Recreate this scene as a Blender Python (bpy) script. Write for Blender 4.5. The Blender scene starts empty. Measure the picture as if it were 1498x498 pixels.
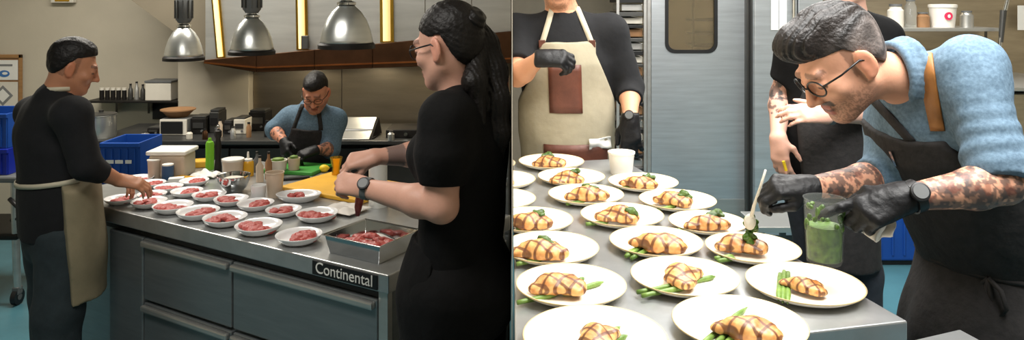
import bpy, bmesh, math, random
import numpy as np
from mathutils import Vector, Matrix

# ------------------------------------------------------------------ camera, world, lights
F = 1080.0          # focal length in pixels of the 1498 x 498 frame
CZ = 1.92           # camera height above the left kitchen's floor
scene = bpy.context.scene
cam_d = bpy.data.cameras.new('camera')
cam = bpy.data.objects.new('camera', cam_d)
scene.collection.objects.link(cam)
cam_d.sensor_fit = 'HORIZONTAL'
cam_d.sensor_width = 36.0
cam_d.lens = F / 1498.0 * 36.0
cam_d.shift_y = -249.0 / 1498.0
cam_d.clip_start = 0.02
cam.location = (0, 0, CZ)
cam.rotation_euler = (math.pi / 2, 0, 0)
scene.camera = cam

def lin(r, g, b):
    def f(c):
        c = c / 255.0
        return c / 12.92 if c <= 0.04045 else ((c + 0.055) / 1.055) ** 2.4
    return (f(r), f(g), f(b), 1.0)

world = bpy.data.worlds.new('world')
scene.world = world
world.use_nodes = True
world.node_tree.nodes['Background'].inputs[0].default_value = (0.75, 0.85, 1.0, 1)
world.node_tree.nodes['Background'].inputs[1].default_value = 0.18
vs = scene.view_settings
vs.view_transform = 'Standard'
vs.look = 'None'
vs.gamma = 1.0
vs.use_curve_mapping = False
vs.exposure = 0.0

def area(name, loc, size, power, color, rot=(0, 0, 0), spread=180):
    d = bpy.data.lights.new(name, 'AREA')
    d.shape = 'RECTANGLE'
    d.size, d.size_y = size
    d.energy = power
    d.color = color
    d.spread = math.radians(spread)
    o = bpy.data.objects.new(name, d)
    o.location = loc
    o.rotation_euler = rot
    scene.collection.objects.link(o)
    return o

# left kitchen: dim, slightly warm ceiling panels;  right kitchen: bright neutral ceiling panels
area('ceiling_lamp_left_front', (-1.3, 1.7, 2.86), (1.4, 0.6), 46, (1.0, 0.96, 0.90))
area('ceiling_lamp_left_back', (-2.4, 4.7, 2.86), (2.2, 0.5), 90, (1.0, 0.94, 0.84))
area('ceiling_lamp_right_front', (1.15, 1.45, 2.86), (1.1, 1.1), 98, (1.0, 0.98, 0.95))
area('ceiling_lamp_right_mid', (1.0, 3.0, 2.86), (1.2, 0.8), 66, (1.0, 0.97, 0.93))
area('ceiling_lamp_right_back', (2.2, 4.2, 2.86), (1.8, 0.6), 50, (1.0, 0.96, 0.90))
# ------------------------------------------------------------------ helpers
C = scene.collection
V = Vector
rng = random.Random(7)

def pt(px, py, Y):                       # pixel + distance -> point
    return V(((px - 749.0) / F * Y, Y, CZ - py / F * Y))

def on(px, py, z):                       # pixel on the horizontal plane z
    Y = (CZ - z) * F / py
    return V(((px - 749.0) / F * Y, Y, z))

def mat(name, col, rough=0.5, metal=0.0, var=0.0, vscale=8.0, bump=0.0, bscale=40.0, spec=0.5,
        trans=0.0, alpha=1.0, col2=None, stretch=None, coat=0.0, attr=None, sheen=0.0, sss=0.0, emit=None, ior=1.45):
    m = bpy.data.materials.new(name)
    m.use_nodes = True
    nt = m.node_tree
    b = nt.nodes['Principled BSDF']
    b.inputs['Roughness'].default_value = rough
    b.inputs['Metallic'].default_value = metal
    b.inputs['Specular IOR Level'].default_value = spec
    b.inputs['Transmission Weight'].default_value = trans
    b.inputs['IOR'].default_value = ior
    b.inputs['Alpha'].default_value = alpha
    b.inputs['Coat Weight'].default_value = coat
    b.inputs['Sheen Weight'].default_value = sheen
    if sss:
        b.inputs['Subsurface Weight'].default_value = sss
        b.inputs['Subsurface Radius'].default_value = (0.012, 0.004, 0.002)
    if emit:
        b.inputs['Emission Color'].default_value = lin(*emit[0])
        b.inputs['Emission Strength'].default_value = emit[1]
    tc = nt.nodes.new('ShaderNodeTexCoord')
    mp = nt.nodes.new('ShaderNodeMapping')
    nt.links.new(tc.outputs['Object'], mp.inputs[0])
    if stretch:
        mp.inputs['Scale'].default_value = stretch
    base = lin(*col) if col else (1, 1, 1, 1)
    src = None
    if attr:
        a = nt.nodes.new('ShaderNodeAttribute')
        a.attribute_name = attr
        src = a.outputs['Color']
    if var or col2:
        n = nt.nodes.new('ShaderNodeTexNoise')
        n.inputs['Scale'].default_value = vscale
        n.inputs['Detail'].default_value = 5
        n.inputs['Roughness'].default_value = 0.6
        nt.links.new(mp.outputs[0], n.inputs['Vector'])
        r = nt.nodes.new('ShaderNodeValToRGB')
        r.color_ramp.elements[0].position = 0.32
        r.color_ramp.elements[1].position = 0.68
        if col2:
            r.color_ramp.elements[0].color = base
            r.color_ramp.elements[1].color = lin(*col2)
        else:
            r.color_ramp.elements[0].color = tuple(c * (1 - var) for c in base[:3]) + (1,)
            r.color_ramp.elements[1].color = tuple(min(1, c * (1 + var)) for c in base[:3]) + (1,)
        nt.links.new(n.outputs['Fac'], r.inputs[0])
        if src is not None:
            mx = nt.nodes.new('ShaderNodeMix')
            mx.data_type = 'RGBA'
            mx.blend_type = 'MULTIPLY'
            mx.inputs['Factor'].default_value = 1.0
            nt.links.new(src, mx.inputs['A'])
            nt.links.new(r.outputs[0], mx.inputs['B'])
            src = mx.outputs['Result']
        else:
            src = r.outputs[0]
    if src is not None:
        nt.links.new(src, b.inputs['Base Color'])
    else:
        b.inputs['Base Color'].default_value = base
    if bump:
        n2 = nt.nodes.new('ShaderNodeTexNoise')
        n2.inputs['Scale'].default_value = bscale
        n2.inputs['Detail'].default_value = 4
        nt.links.new(mp.outputs[0], n2.inputs['Vector'])
        bp = nt.nodes.new('ShaderNodeBump')
        bp.inputs['Strength'].default_value = bump
        bp.inputs['Distance'].default_value = 0.01
        nt.links.new(n2.outputs['Fac'], bp.inputs['Height'])
        nt.links.new(bp.outputs[0], b.inputs['Normal'])
    return m

class MB:                                 # collects simple shapes for ONE mesh
    def __init__(self):
        self.v = []
        self.f = []
    def add(self, vs_, fs):
        o = len(self.v)
        self.v += [V(p) for p in vs_]
        self.f += [tuple(i + o for i in f) for f in fs]
        return self
    def box(self, c, s, R=None):
        c = V(c)
        vs_ = []
        for x in (-.5, .5):
            for y in (-.5, .5):
                for z in (-.5, .5):
                    p = V((x * s[0], y * s[1], z * s[2]))
                    if R is not None:
                        p = R @ p
                    vs_.append(c + p)
        return self.add(vs_, [(0, 1, 3, 2), (4, 6, 7, 5), (0, 4, 5, 1), (2, 3, 7, 6), (0, 2, 6, 4), (1, 5, 7, 3)])
    def lathe(self, prof, n=24, c=(0, 0, 0), M=None, close=True):
        vs_, fs = [], []
        for (r, z) in prof:
            for i in range(n):
                a = 2 * math.pi * i / n
                vs_.append(V((r * math.cos(a), r * math.sin(a), z)))
        m = len(prof)
        for j in range(m - 1):
            for i in range(n):
                k = (i + 1) % n
                fs.append((j * n + i, j * n + k, (j + 1) * n + k, (j + 1) * n + i))
        if close:
            if prof[0][0] > 1e-5:
                fs.append(tuple(reversed(range(n))))
            if prof[-1][0] > 1e-5:
                fs.append(tuple((m - 1) * n + i for i in range(n)))
        if M is not None:
            vs_ = [M @ p for p in vs_]
        return self.add([p + V(c) for p in vs_], fs)
    def cyl(self, a, b, r0, r1=None, n=16):
        a, b = V(a), V(b)
        r1 = r0 if r1 is None else r1
        d = b - a
        q = V((0, 0, 1)).rotation_difference(d.normalized()).to_matrix()
        return self.lathe([(r0, 0), (r1, d.length)], n, a, q)
    def tube(self, pts, r, n=10, cap=True):
        pts = [V(p) for p in pts]
        rs = r if isinstance(r, (list, tuple)) else [r] * len(pts)
        vs_, fs = [], []
        t0 = (pts[1] - pts[0]).normalized()
        u = t0.orthogonal().normalized()
        for i, p in enumerate(pts):
            t = (pts[min(i + 1, len(pts) - 1)] - pts[max(i - 1, 0)]).normalized()
            u = (u - t * u.dot(t)).normalized()
            w = t.cross(u)
            for k in range(n):
                a = 2 * math.pi * k / n
                vs_.append(p + (u * math.cos(a) + w * math.sin(a)) * rs[i])
        for i in range(len(pts) - 1):
            for k in range(n):
                l = (k + 1) % n
                fs.append((i * n + k, i * n + l, (i + 1) * n + l, (i + 1) * n + k))
        if cap:
            fs.append(tuple(reversed(range(n))))
            fs.append(tuple((len(pts) - 1) * n + k for k in range(n)))
        return self.add(vs_, fs)
    def prism(self, poly, ext):           # 3D polygon + extrusion vector
        n = len(poly)
        e = V(ext)
        vs_ = [V(p) for p in poly] + [V(p) + e for p in poly]
        fs = [tuple(range(n)), tuple(reversed(range(n, 2 * n)))]
        for i in range(n):
            j = (i + 1) % n
            fs.append((i, i + n, j + n, j))
        return self.add(vs_, fs)
    def sheet(self, fn, nu, nv, thick=0.0):   # grid surface fn(u,v)->Vector, u,v in 0..1
        vs_ = [V(fn(i / nu, j / nv)) for i in range(nu + 1) for j in range(nv + 1)]
        fs = [(i * (nv + 1) + j, (i + 1) * (nv + 1) + j, (i + 1) * (nv + 1) + j + 1, i * (nv + 1) + j + 1)
              for i in range(nu) for j in range(nv)]
        return self.add(vs_, fs)
    def xf(self, M):
        self.v = [M @ p for p in self.v]
        return self

def place(o, parent):
    if parent is not None:
        o.parent = parent
        if parent.parent is None:
            o.matrix_parent_inverse = parent.matrix_basis.inverted()
    return o

def obj(name, mb, m, parent=None, smooth=False, bevel=0.0, solid=0.0, sub=0, fixn=True):
    me = bpy.data.meshes.new(name)
    me.from_pydata([tuple(p) for p in mb.v], [], mb.f)
    if fixn:
        bm = bmesh.new()
        bm.from_mesh(me)
        bmesh.ops.recalc_face_normals(bm, faces=bm.faces)
        bm.to_mesh(me)
        bm.free()
    if m:
        me.materials.append(m)
    if smooth:
        me.polygons.foreach_set('use_smooth', [True] * len(me.polygons))
        if smooth != 'all':
            me.set_sharp_from_angle(angle=math.radians(40))
    o = bpy.data.objects.new(name, me)
    C.objects.link(o)
    if solid:
        md = o.modifiers.new('solid', 'SOLIDIFY')
        md.thickness = solid
        md.offset = 0
    if bevel:
        md = o.modifiers.new('bevel', 'BEVEL')
        md.width = bevel
        md.segments = 2
        md.limit_method = 'ANGLE'
    if sub:
        md = o.modifiers.new('sub', 'SUBSURF')
        md.levels = md.render_levels = sub
    return place(o, parent)

def tag(o, label, cat, group=None):
    o['label'] = label
    o['category'] = cat
    if group:
        o['group'] = group
    return o

def thing(name, label, cat, loc=(0, 0, 0), group=None):
    o = bpy.data.objects.new(name, None)
    C.objects.link(o)
    o.empty_display_size = 0.05
    o.location = loc
    o.matrix_basis = Matrix.Translation(V(loc))
    return tag(o, label, cat, group)

def struct(name, mb, m, parent=None, **k):
    o = obj(name, mb, m, parent, **k)
    if parent is None:
        o['kind'] = 'structure'
    return o

def shared(name, me, loc, rot, parent=None, scale=1.0):      # object on shared mesh data
    o = bpy.data.objects.new(name, me)
    C.objects.link(o)
    o.location = loc
    o.rotation_euler = rot
    o.scale = (scale,) * 3 if not isinstance(scale, tuple) else scale
    return place(o, parent)

# ------------------------------------------------------------------ implicit surfaces (one continuous skin per body)
def npv(p):
    return np.array([p[0], p[1], p[2]], dtype=np.float64)

def smin(a, b, k):
    h = np.clip(0.5 + 0.5 * (b - a) / k, 0, 1)
    return b * (1 - h) + a * h - k * h * (1 - h)

class Sdf:
    """smooth union of tapered capsules and ellipsoids, meshed by surface nets"""
    def __init__(self):
        self.p = []
        self.post = []
    def cone(self, a, b, ra, rb=None, k=0.02, flat=None, sub=False, cutb=False):
        rb = ra if rb is None else rb
        a, b = npv(a), npv(b)
        c, R = (a + b) / 2, np.linalg.norm(a - b) / 2 + max(ra, rb)
        if flat:
            n, sc = npv(V(flat[0]).normalized()), flat[1]
        ab = b - a
        def fn(P):
            Q = P - a
            w = ab
            if flat:
                Q = Q + n * ((Q @ n) * (1 / sc - 1))[..., None]
                w = ab + n * (ab @ n) * (1 / sc - 1)
            tr_ = (Q @ w) / max(w @ w, 1e-9)
            t = np.clip(tr_, 0, 1)
            d = np.linalg.norm(Q - t[..., None] * w, axis=-1) - (ra + (rb - ra) * t)
            if cutb:
                d = np.maximum(d, (tr_ - 1) * np.linalg.norm(w))
            return d * min(1.0, sc) if flat else d
        self.p.append((fn, k, c, R, sub))
        return self
    def chain(self, pts, rs, k=0.02, **kw):
        for i in range(len(pts) - 1):
            self.cone(pts[i], pts[i + 1], rs[i], rs[i + 1], k, **kw)
        return self
    def ell(self, c, r, M=None, k=0.02, sub=False):
        c = npv(c)
        r = np.array(r, dtype=np.float64)
        A = np.array(M.to_3x3(), dtype=np.float64) if M is not None else None
        def fn(P):
            Q = P - c
            if A is not None:
                Q = Q @ A
            k0 = np.linalg.norm(Q / r, axis=-1)
            k1 = np.linalg.norm(Q / (r * r), axis=-1)
            return np.where(k0 < 0.2, -r.min() * (1 - k0), k0 * (k0 - 1) / np.maximum(k1, 1e-9))
        self.p.append((fn, k, c, r.max(), sub))
        return self
    def cut(self, fn):                    # post operation d = fn(P, d)
        self.post.append(fn)
        return self
    def plane(self, o, n, rnd=0.0):       # keep the side opposite to n
        o, n = npv(o), npv(V(n).normalized())
        return self.cut(lambda P, d: np.maximum(d, (P - o) @ n))
    def add_from(self, other):
        self.p += other.p
        return self
    def raw(self, P, sel=None, margin=None):
        d = np.full(P.shape[:-1], 0.6)
        for fn, k, c, R, sub in self.p:
            if margin is not None:
                ok = np.linalg.norm(sel - c, axis=-1) < R + k + margin
                if not ok.any():
                    continue
                e = fn(P[ok])
                d[ok] = -smin(-d[ok], e, k) if sub else smin(d[ok], e, k)
            else:
                e = fn(P)
                d = -smin(-d, e, k) if sub else smin(d, e, k)
        for fn in self.post:
            d = fn(P, d)
        return d
    def bounds(self):
        lo = np.min([c - R for _, _, c, R, s in self.p if not s], axis=0)
        hi = np.max([c + R for _, _, c, R, s in self.p if not s], axis=0)
        return lo, hi

def mesh_sdf(S, h, lo=None, hi=None, pad=0.03):
    if lo is None:
        lo, hi = S.bounds()
        lo, hi = lo - pad, hi + pad
    B = 8
    nb = np.ceil((hi - lo) / (h * B)).astype(int) + 1
    ij = np.stack(np.meshgrid(*[np.arange(n) for n in nb], indexing='ij'), -1).reshape(-1, 3)
    cen = lo + (ij + 0.5) * B * h
    dc = S.raw(cen)
    act = np.abs(dc) < B * h * 1.9
    W = np.repeat(np.repeat(np.repeat(dc.reshape(nb), B, 0), B, 1), B, 2).astype(np.float32)
    loc = np.stack(np.meshgrid(*[np.arange(B)] * 3, indexing='ij'), -1).reshape(-1, 3)
    ai = ij[act]
    for s in range(0, len(ai), 1500):
        bi = ai[s:s + 1500]
        idx = bi[:, None, :] * B + loc[None]
        P = lo + idx * h
        d = S.raw(P, cen[act][s:s + 1500], B * h * 0.9)
        W[idx[..., 0], idx[..., 1], idx[..., 2]] = d
    ins = W < 0
    s = np.zeros(tuple(n - 1 for n in W.shape), np.int8)
    for a in (0, 1):
        for b in (0, 1):
            for c in (0, 1):
                s += ins[a:W.shape[0] - 1 + a, b:W.shape[1] - 1 + b, c:W.shape[2] - 1 + c]
    cells = np.argwhere((s > 0) & (s < 8))
    cid = np.full(s.shape, -1, np.int32)
    cid[cells[:, 0], cells[:, 1], cells[:, 2]] = np.arange(len(cells))
    acc = np.zeros((len(cells), 3))
    cnt = np.zeros(len(cells))
    cor = [(a, b, c) for a in (0, 1) for b in (0, 1) for c in (0, 1)]
    for A in cor:
        for D in range(3):
            if A[D]:
                continue
            E = list(A)
            E[D] = 1
            va = W[cells[:, 0] + A[0], cells[:, 1] + A[1], cells[:, 2] + A[2]]
            vb = W[cells[:, 0] + E[0], cells[:, 1] + E[1], cells[:, 2] + E[2]]
            cr = (va < 0) != (vb < 0)
            t = np.where(cr, va / np.where(cr, va - vb, 1), 0)
            q = np.array(A, float)[None] + np.zeros((len(cells), 1))
            q[:, D] += t
            acc[cr] += q[cr]
            cnt[cr] += 1
    verts = lo + (cells + acc / cnt[:, None]) * h
    faces = []
    for D in range(3):
        a, b = (D + 1) % 3, (D + 2) % 3
        sl0 = [slice(None)] * 3
        sl1 = [slice(None)] * 3
        sl0[D] = slice(0, W.shape[D] - 1)
        sl1[D] = slice(1, W.shape[D])
        ch = ins[tuple(sl0)] != ins[tuple(sl1)]
        e = np.argwhere(ch)
        e = e[(e[:, a] > 0) & (e[:, b] > 0) & (e[:, a] < s.shape[a]) & (e[:, b] < s.shape[b])]
        da = np.zeros(3, int); da[a] = 1
        db = np.zeros(3, int); db[b] = 1
        q = [cid[tuple((e - da - db).T)], cid[tuple((e - db).T)], cid[tuple(e.T)], cid[tuple((e - da).T)]]
        q = np.stack(q, -1)
        fl = ins[tuple(e.T)]
        q[~fl] = q[~fl][:, ::-1]
        faces.append(q)
    return verts, np.concatenate(faces)

WALL_X = 0.004
def skin(name, S, h, m, parent=None, colfn=None, side=None, relax=1, lo=None, hi=None):
    v, f = mesh_sdf(S, h, lo, hi)
    if relax:
        for _ in range(relax):
            acc = np.zeros_like(v)
            cn = np.zeros(len(v))
            for i in range(4):
                for j in ((i + 1) % 4, (i + 3) % 4):
                    np.add.at(acc, f[:, i], v[f[:, j]])
                    np.add.at(cn, f[:, i], 1)
            v = v * 0.5 + 0.5 * acc / np.maximum(cn, 1)[:, None]
    me = bpy.data.meshes.new(name)
    me.vertices.add(len(v))
    me.vertices.foreach_set('co', v.astype(np.float32).ravel())
    me.loops.add(len(f) * 4)
    me.loops.foreach_set('vertex_index', f.astype(np.int32).ravel())
    me.polygons.add(len(f))
    me.polygons.foreach_set('loop_start', np.arange(0, len(f) * 4, 4, dtype=np.int32))
    me.update(calc_edges=True)
    me.validate()
    me.polygons.foreach_set('use_smooth', [True] * len(me.polygons))
    if colfn is not None:
        c = colfn(v)
        at = me.color_attributes.new('col', 'FLOAT_COLOR', 'POINT')
        at.data.foreach_set('color', np.concatenate([c, np.ones((len(c), 1))], 1).astype(np.float32).ravel())
    me.materials.append(m)
    o = bpy.data.objects.new(name, me)
    C.objects.link(o)
    if side:
        clip_side(o, side)
    return place(o, parent)

def clip_side(o, side):                   # a thing that touches the partition ends at it
    me = o.data
    xs = np.empty(len(me.vertices) * 3, np.float32)
    me.vertices.foreach_get('co', xs)
    xs = xs.reshape(-1, 3)[:, 0] + o.location.x
    if (side == 'R' and xs.min() >= WALL_X) or (side == 'L' and xs.max() <= -WALL_X):
        return
    bm = bmesh.new()
    bm.from_mesh(me)
    sx = 1 if side == 'R' else -1
    r = bmesh.ops.bisect_plane(bm, geom=bm.verts[:] + bm.edges[:] + bm.faces[:], plane_co=(sx * WALL_X - o.location.x, 0, 0),
                               plane_no=(-sx, 0, 0), clear_outer=True)
    ed = [e for e in r['geom_cut'] if isinstance(e, bmesh.types.BMEdge)]
    try:
        bmesh.ops.holes_fill(bm, edges=ed, sides=0)
    except Exception:
        pass
    bm.to_mesh(me)
    bm.free()

def wob(P, f, s=0.0):
    x, y, z = P[..., 0] * f, P[..., 1] * f, P[..., 2] * f
    return (np.sin(x * 1.3 + 1.7 * np.sin(y * 0.9 + s) + s) + np.sin(y * 1.1 + 1.9 * np.sin(z * 0.8 + 2 * s) + 1.3 + s)
            + np.sin(z * 1.2 + 1.6 * np.sin(x * 1.05 - s) + 2.1)) / 3

def unit(v):
    return V(v).normalized()

def frame(fwd, up):                       # columns: right, forward, up
    f = unit(fwd)
    u = V(up)
    u = (u - f * u.dot(f)).normalized()
    r = f.cross(u)
    return Matrix((r, f, u)).transposed()
# ------------------------------------------------------------------ materials
M = {}
M['cream_wall'] = mat('cream_wall_paint', (186, 178, 160), 0.7, var=0.05, vscale=2.5, bump=0.05, bscale=90)
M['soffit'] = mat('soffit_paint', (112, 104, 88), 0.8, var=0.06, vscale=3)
M['ceiling'] = mat('ceiling_paint', (150, 146, 136), 0.8, var=0.04)
M['teal_floor'] = mat('teal_epoxy_floor', (72, 118, 130), 0.35, var=0.12, vscale=5, bump=0.04, bscale=60)
M['steel'] = mat('brushed_steel', (196, 202, 206), 0.36, 0.78, var=0.10, vscale=3, bump=0.03, bscale=14, stretch=(1, 1, 14))
M['steel_h'] = mat('brushed_steel_horizontal', (192, 192, 188), 0.36, 0.78, var=0.10, vscale=2, bump=0.02, bscale=20, stretch=(1, 1, 9))
M['steel_top'] = mat('worn_steel_top', (176, 178, 178), 0.30, 0.72, var=0.14, vscale=6, bump=0.03, bscale=25)
M['steel_dark'] = mat('dark_steel', (92, 92, 90), 0.4, 0.8, var=0.12, vscale=5)
M['steel_wall'] = mat('steel_backsplash', (142, 132, 116), 0.34, 0.85, var=0.12, vscale=2, bump=0.03, bscale=8, stretch=(1, 1, 6))
M['fridge_front'] = mat('fridge_front_steel', (132, 138, 140), 0.36, 0.65, var=0.08, vscale=4, bump=0.02, bscale=20, stretch=(1, 1, 10))
M['chrome'] = mat('polished_chrome', (205, 207, 208), 0.10, 1.0)
M['spun_alu'] = mat('spun_aluminium', (206, 208, 204), 0.30, 0.85, var=0.05, vscale=4, bump=0.03, bscale=30, stretch=(1, 1, 12))
M['copper'] = mat('aged_copper', (84, 58, 40), 0.36, 0.9, var=0.25, vscale=5, bump=0.04, bscale=20)
M['bright_copper'] = mat('bright_orange_copper', (168, 104, 58), 0.28, 0.95, var=0.12, vscale=7)  # lighter copper for the lip's painted highlight and for the pot
M['brass'] = mat('brass', (200, 160, 62), 0.25, 1.0, var=0.1)
M['dark'] = mat('dark_plastic', (22, 22, 23), 0.45, var=0.2, vscale=10)
M['black_metal'] = mat('black_iron', (30, 28, 26), 0.5, 0.4, var=0.25, vscale=9, bump=0.05)
M['grey_plastic'] = mat('grey_plastic', (96, 98, 98), 0.5, var=0.08)
M['white_plastic'] = mat('white_plastic', (226, 222, 212), 0.4, var=0.03)
M['offwhite'] = mat('off_white', (210, 205, 192), 0.55, var=0.04)
M['paper'] = mat('paper', (222, 222, 216), 0.8, var=0.03)
M['parchment'] = mat('parchment', (216, 210, 202), 0.7, var=0.04, bump=0.1, bscale=30)
M['wood'] = mat('wood_frame', (150, 112, 70), 0.55, var=0.18, vscale=6, stretch=(1, 1, 8))
M['blue'] = mat('blue_plastic', (22, 70, 150), 0.42, var=0.10, vscale=6)
M['blue_dark'] = mat('deep_blue_plastic', (18, 40, 150), 0.45, var=0.10)
M['blue_label'] = mat('blue_label', (40, 74, 110), 0.5, var=0.1)
M['blue_tape'] = mat('blue_tape', (30, 92, 170), 0.6)
M['green_bottle'] = mat('lime_green_bottle', (112, 178, 40), 0.35, var=0.08)
M['green_board'] = mat('green_cutting_board', (58, 140, 52), 0.55, var=0.08)
M['yellow_board'] = mat('yellow_cutting_board', (226, 172, 56), 0.55, var=0.08, vscale=9)
M['lemon'] = mat('lemon_peel', (238, 200, 40), 0.45, bump=0.1, bscale=120)
M['yellow_oil'] = mat('yellow_oil', (214, 160, 40), 0.25, var=0.1)
M['frosted'] = mat('frosted_plastic', (222, 204, 182), 0.38, trans=0.35, var=0.05)
M['glass'] = mat('clear_plastic', (235, 238, 236), 0.08, trans=0.9, ior=1.25)
M['clear'] = mat('clear_thin_plastic', (228, 234, 228), 0.10, alpha=0.05)
M['door_glass'] = mat('door_glass', (205, 190, 160), 0.12, trans=0.85, ior=1.1)
M['porcelain'] = mat('white_porcelain', (232, 232, 232), 0.22, coat=0.3)
M['cream_plate'] = mat('cream_stoneware', (243, 236, 220), 0.28, coat=0.25)
M['plate_rim'] = mat('tan_plate_edge', (206, 184, 140), 0.4)
M['cardboard'] = mat('brown_card', (140, 104, 70), 0.7, var=0.12)
M['leather'] = mat('brown_leather', (92, 52, 38), 0.5, var=0.25, vscale=14, bump=0.12, bscale=60)
M['tan_leather'] = mat('tan_leather_strap', (140, 92, 42), 0.5, var=0.15, vscale=14, bump=0.1, bscale=60)
M['black_cloth'] = mat('black_cloth', (10, 10, 11), 0.88, var=0.25, vscale=30, bump=0.25, bscale=35, spec=0.25)
M['black_denim'] = mat('black_denim', (32, 30, 30), 0.85, var=0.35, vscale=40, bump=0.3, bscale=45)
M['navy_knit'] = mat('black_knit', (12, 13, 16), 0.9, var=0.25, vscale=30, bump=0.25, bscale=25)
M['trousers'] = mat('dark_teal_trousers', (34, 44, 48), 0.85, var=0.2, vscale=20, bump=0.3, bscale=18)
M['jeans'] = mat('dark_jeans', (38, 42, 50), 0.85, var=0.25, vscale=30, bump=0.3, bscale=25)
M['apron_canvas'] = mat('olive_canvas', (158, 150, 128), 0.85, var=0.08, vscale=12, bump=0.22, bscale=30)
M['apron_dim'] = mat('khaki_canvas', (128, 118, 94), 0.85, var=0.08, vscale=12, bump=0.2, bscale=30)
M['canvas_strap'] = mat('canvas_strap', (186, 178, 156), 0.85, var=0.08)
M['chambray'] = mat('chambray', (72, 94, 112), 0.85, col2=(98, 122, 140), vscale=110, bump=0.3, bscale=28)
M['nitrile'] = mat('black_nitrile', (16, 16, 18), 0.5, spec=0.35, var=0.1, bump=0.2, bscale=70)
M['skin'] = mat('skin', (255, 255, 255), 0.5, attr='col', var=0.05, vscale=25, bump=0.06, bscale=120, sss=0.06)
M['hair'] = mat('dark_hair', (20, 17, 16), 0.5, spec=0.3, attr=None, var=0.3, vscale=40, bump=0.5, bscale=60, stretch=(1, 1, 1))
M['hair_col'] = mat('brown_hair', (255, 255, 255), 0.5, attr='col', var=0.25, vscale=60, bump=0.45, bscale=90)
M['glasses'] = mat('black_frames', (14, 14, 15), 0.3)
M['raw_meat'] = mat('raw_beef', (150, 46, 44), 0.35, col2=(196, 96, 88), vscale=60, bump=0.3, bscale=70)
M['sauce'] = mat('green_sauce', (28, 58, 8), 0.4, col2=(78, 112, 26), vscale=70, bump=0.3, bscale=60)
M['asparagus'] = mat('asparagus', (70, 100, 34), 0.45, col2=(118, 146, 66), vscale=30, bump=0.15, bscale=50)
M['reflection_core'] = mat('painted_reflection_core', (250, 226, 160), 0.4, emit=((255, 226, 150), 0.75))  # glow painted in for warm reflections on the hood steel
M['steel_canister'] = mat('pale_satin_metal', (222, 222, 218), 0.4, 0.35)
M['herb'] = mat('dark_greens', (40, 62, 26), 0.5, col2=(86, 112, 44), vscale=50, bump=0.3, bscale=60)
M['sole'] = mat('shoe_black', (16, 16, 16), 0.5)
M['added_warm_glow'] = mat('added_warm_glow', (230, 190, 90), 0.4, emit=((255, 205, 110), 0.55))  # glow of the lamps added under the hood
M['lamp_panel'] = mat('lamp_diffuser', (240, 236, 226), 0.5, emit=((255, 246, 230), 3.0))
M['sky_pane'] = mat('bright_window', (230, 238, 240), 0.3, emit=((226, 238, 242), 0.9))
M['pink_logo'] = mat('pink_print', (206, 44, 84), 0.5)
M['white_print'] = mat('white_print', (220, 220, 214), 0.5)
M['blue_print'] = mat('blue_print', (60, 110, 170), 0.6)
M['grey_print'] = mat('grey_print', (120, 122, 122), 0.6)
M['beige_steel'] = mat('warm_steel', (176, 164, 142), 0.42, 0.9, var=0.12, vscale=3, stretch=(1, 1, 8))
M['tile'] = mat('beige_wall', (186, 176, 156), 0.6, var=0.06)

def grill_mat():
    m = bpy.data.materials.new('grilled_chicken')
    m.use_nodes = True
    nt = m.node_tree
    b = nt.nodes['Principled BSDF']
    b.inputs['Roughness'].default_value = 0.42
    tc = nt.nodes.new('ShaderNodeTexCoord')
    n = nt.nodes.new('ShaderNodeTexNoise')
    n.inputs['Scale'].default_value = 40
    nt.links.new(tc.outputs['Object'], n.inputs['Vector'])
    r = nt.nodes.new('ShaderNodeValToRGB')
    r.color_ramp.elements[0].position = 0.35
    r.color_ramp.elements[0].color = lin(178, 110, 52)
    r.color_ramp.elements[1].position = 0.65
    r.color_ramp.elements[1].color = lin(222, 172, 108)
    nt.links.new(n.outputs['Fac'], r.inputs[0])
    src = r.outputs[0]
    for ang in (35, -50):
        mp = nt.nodes.new('ShaderNodeMapping')
        mp.inputs['Rotation'].default_value = (0, 0, math.radians(ang))
        nt.links.new(tc.outputs['Object'], mp.inputs[0])
        w = nt.nodes.new('ShaderNodeTexWave')
        w.inputs['Scale'].default_value = 11
        w.inputs['Distortion'].default_value = 0.5
        w.inputs['Detail'].default_value = 2
        nt.links.new(mp.outputs[0], w.inputs[0])
        rr = nt.nodes.new('ShaderNodeValToRGB')
        rr.color_ramp.elements[0].position = 0.80
        rr.color_ramp.elements[0].color = (0, 0, 0, 1)
        rr.color_ramp.elements[1].position = 0.93
        rr.color_ramp.elements[1].color = (0.85, 0.85, 0.85, 1)
        nt.links.new(w.outputs['Fac'], rr.inputs[0])
        mx = nt.nodes.new('ShaderNodeMix')
        mx.data_type = 'RGBA'
        nt.links.new(rr.outputs[0], mx.inputs['Factor'])
        nt.links.new(src, mx.inputs['A'])
        mx.inputs['B'].default_value = lin(84, 42, 20)
        src = mx.outputs['Result']
    nt.links.new(src, b.inputs['Base Color'])
    bp = nt.nodes.new('ShaderNodeBump')
    bp.inputs['Strength'].default_value = 0.4
    bp.inputs['Distance'].default_value = 0.004
    nt.links.new(n.outputs['Fac'], bp.inputs['Height'])
    nt.links.new(bp.outputs[0], b.inputs['Normal'])
    return m
M['chicken'] = grill_mat()
# ------------------------------------------------------------------ the two kitchens' shells
RF = 0.325                                # floor level of the right kitchen
RZ = RF + 0.90                            # its table top
struct('floor', MB().box((-2.4, 2.6, -0.05), (4.8, 8.0, 0.1)), M['teal_floor'])
struct('floor', MB().box((2.1, 2.6, RF - 0.2), (4.2, 8.0, 0.4)), M['teal_floor'])
struct('ceiling', MB().box((-2.4, 2.6, 2.95), (4.8, 8.0, 0.1)), M['ceiling'])
struct('ceiling', MB().box((2.1, 2.6, 2.95), (4.2, 8.0, 0.1)), M['ceiling'])
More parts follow.
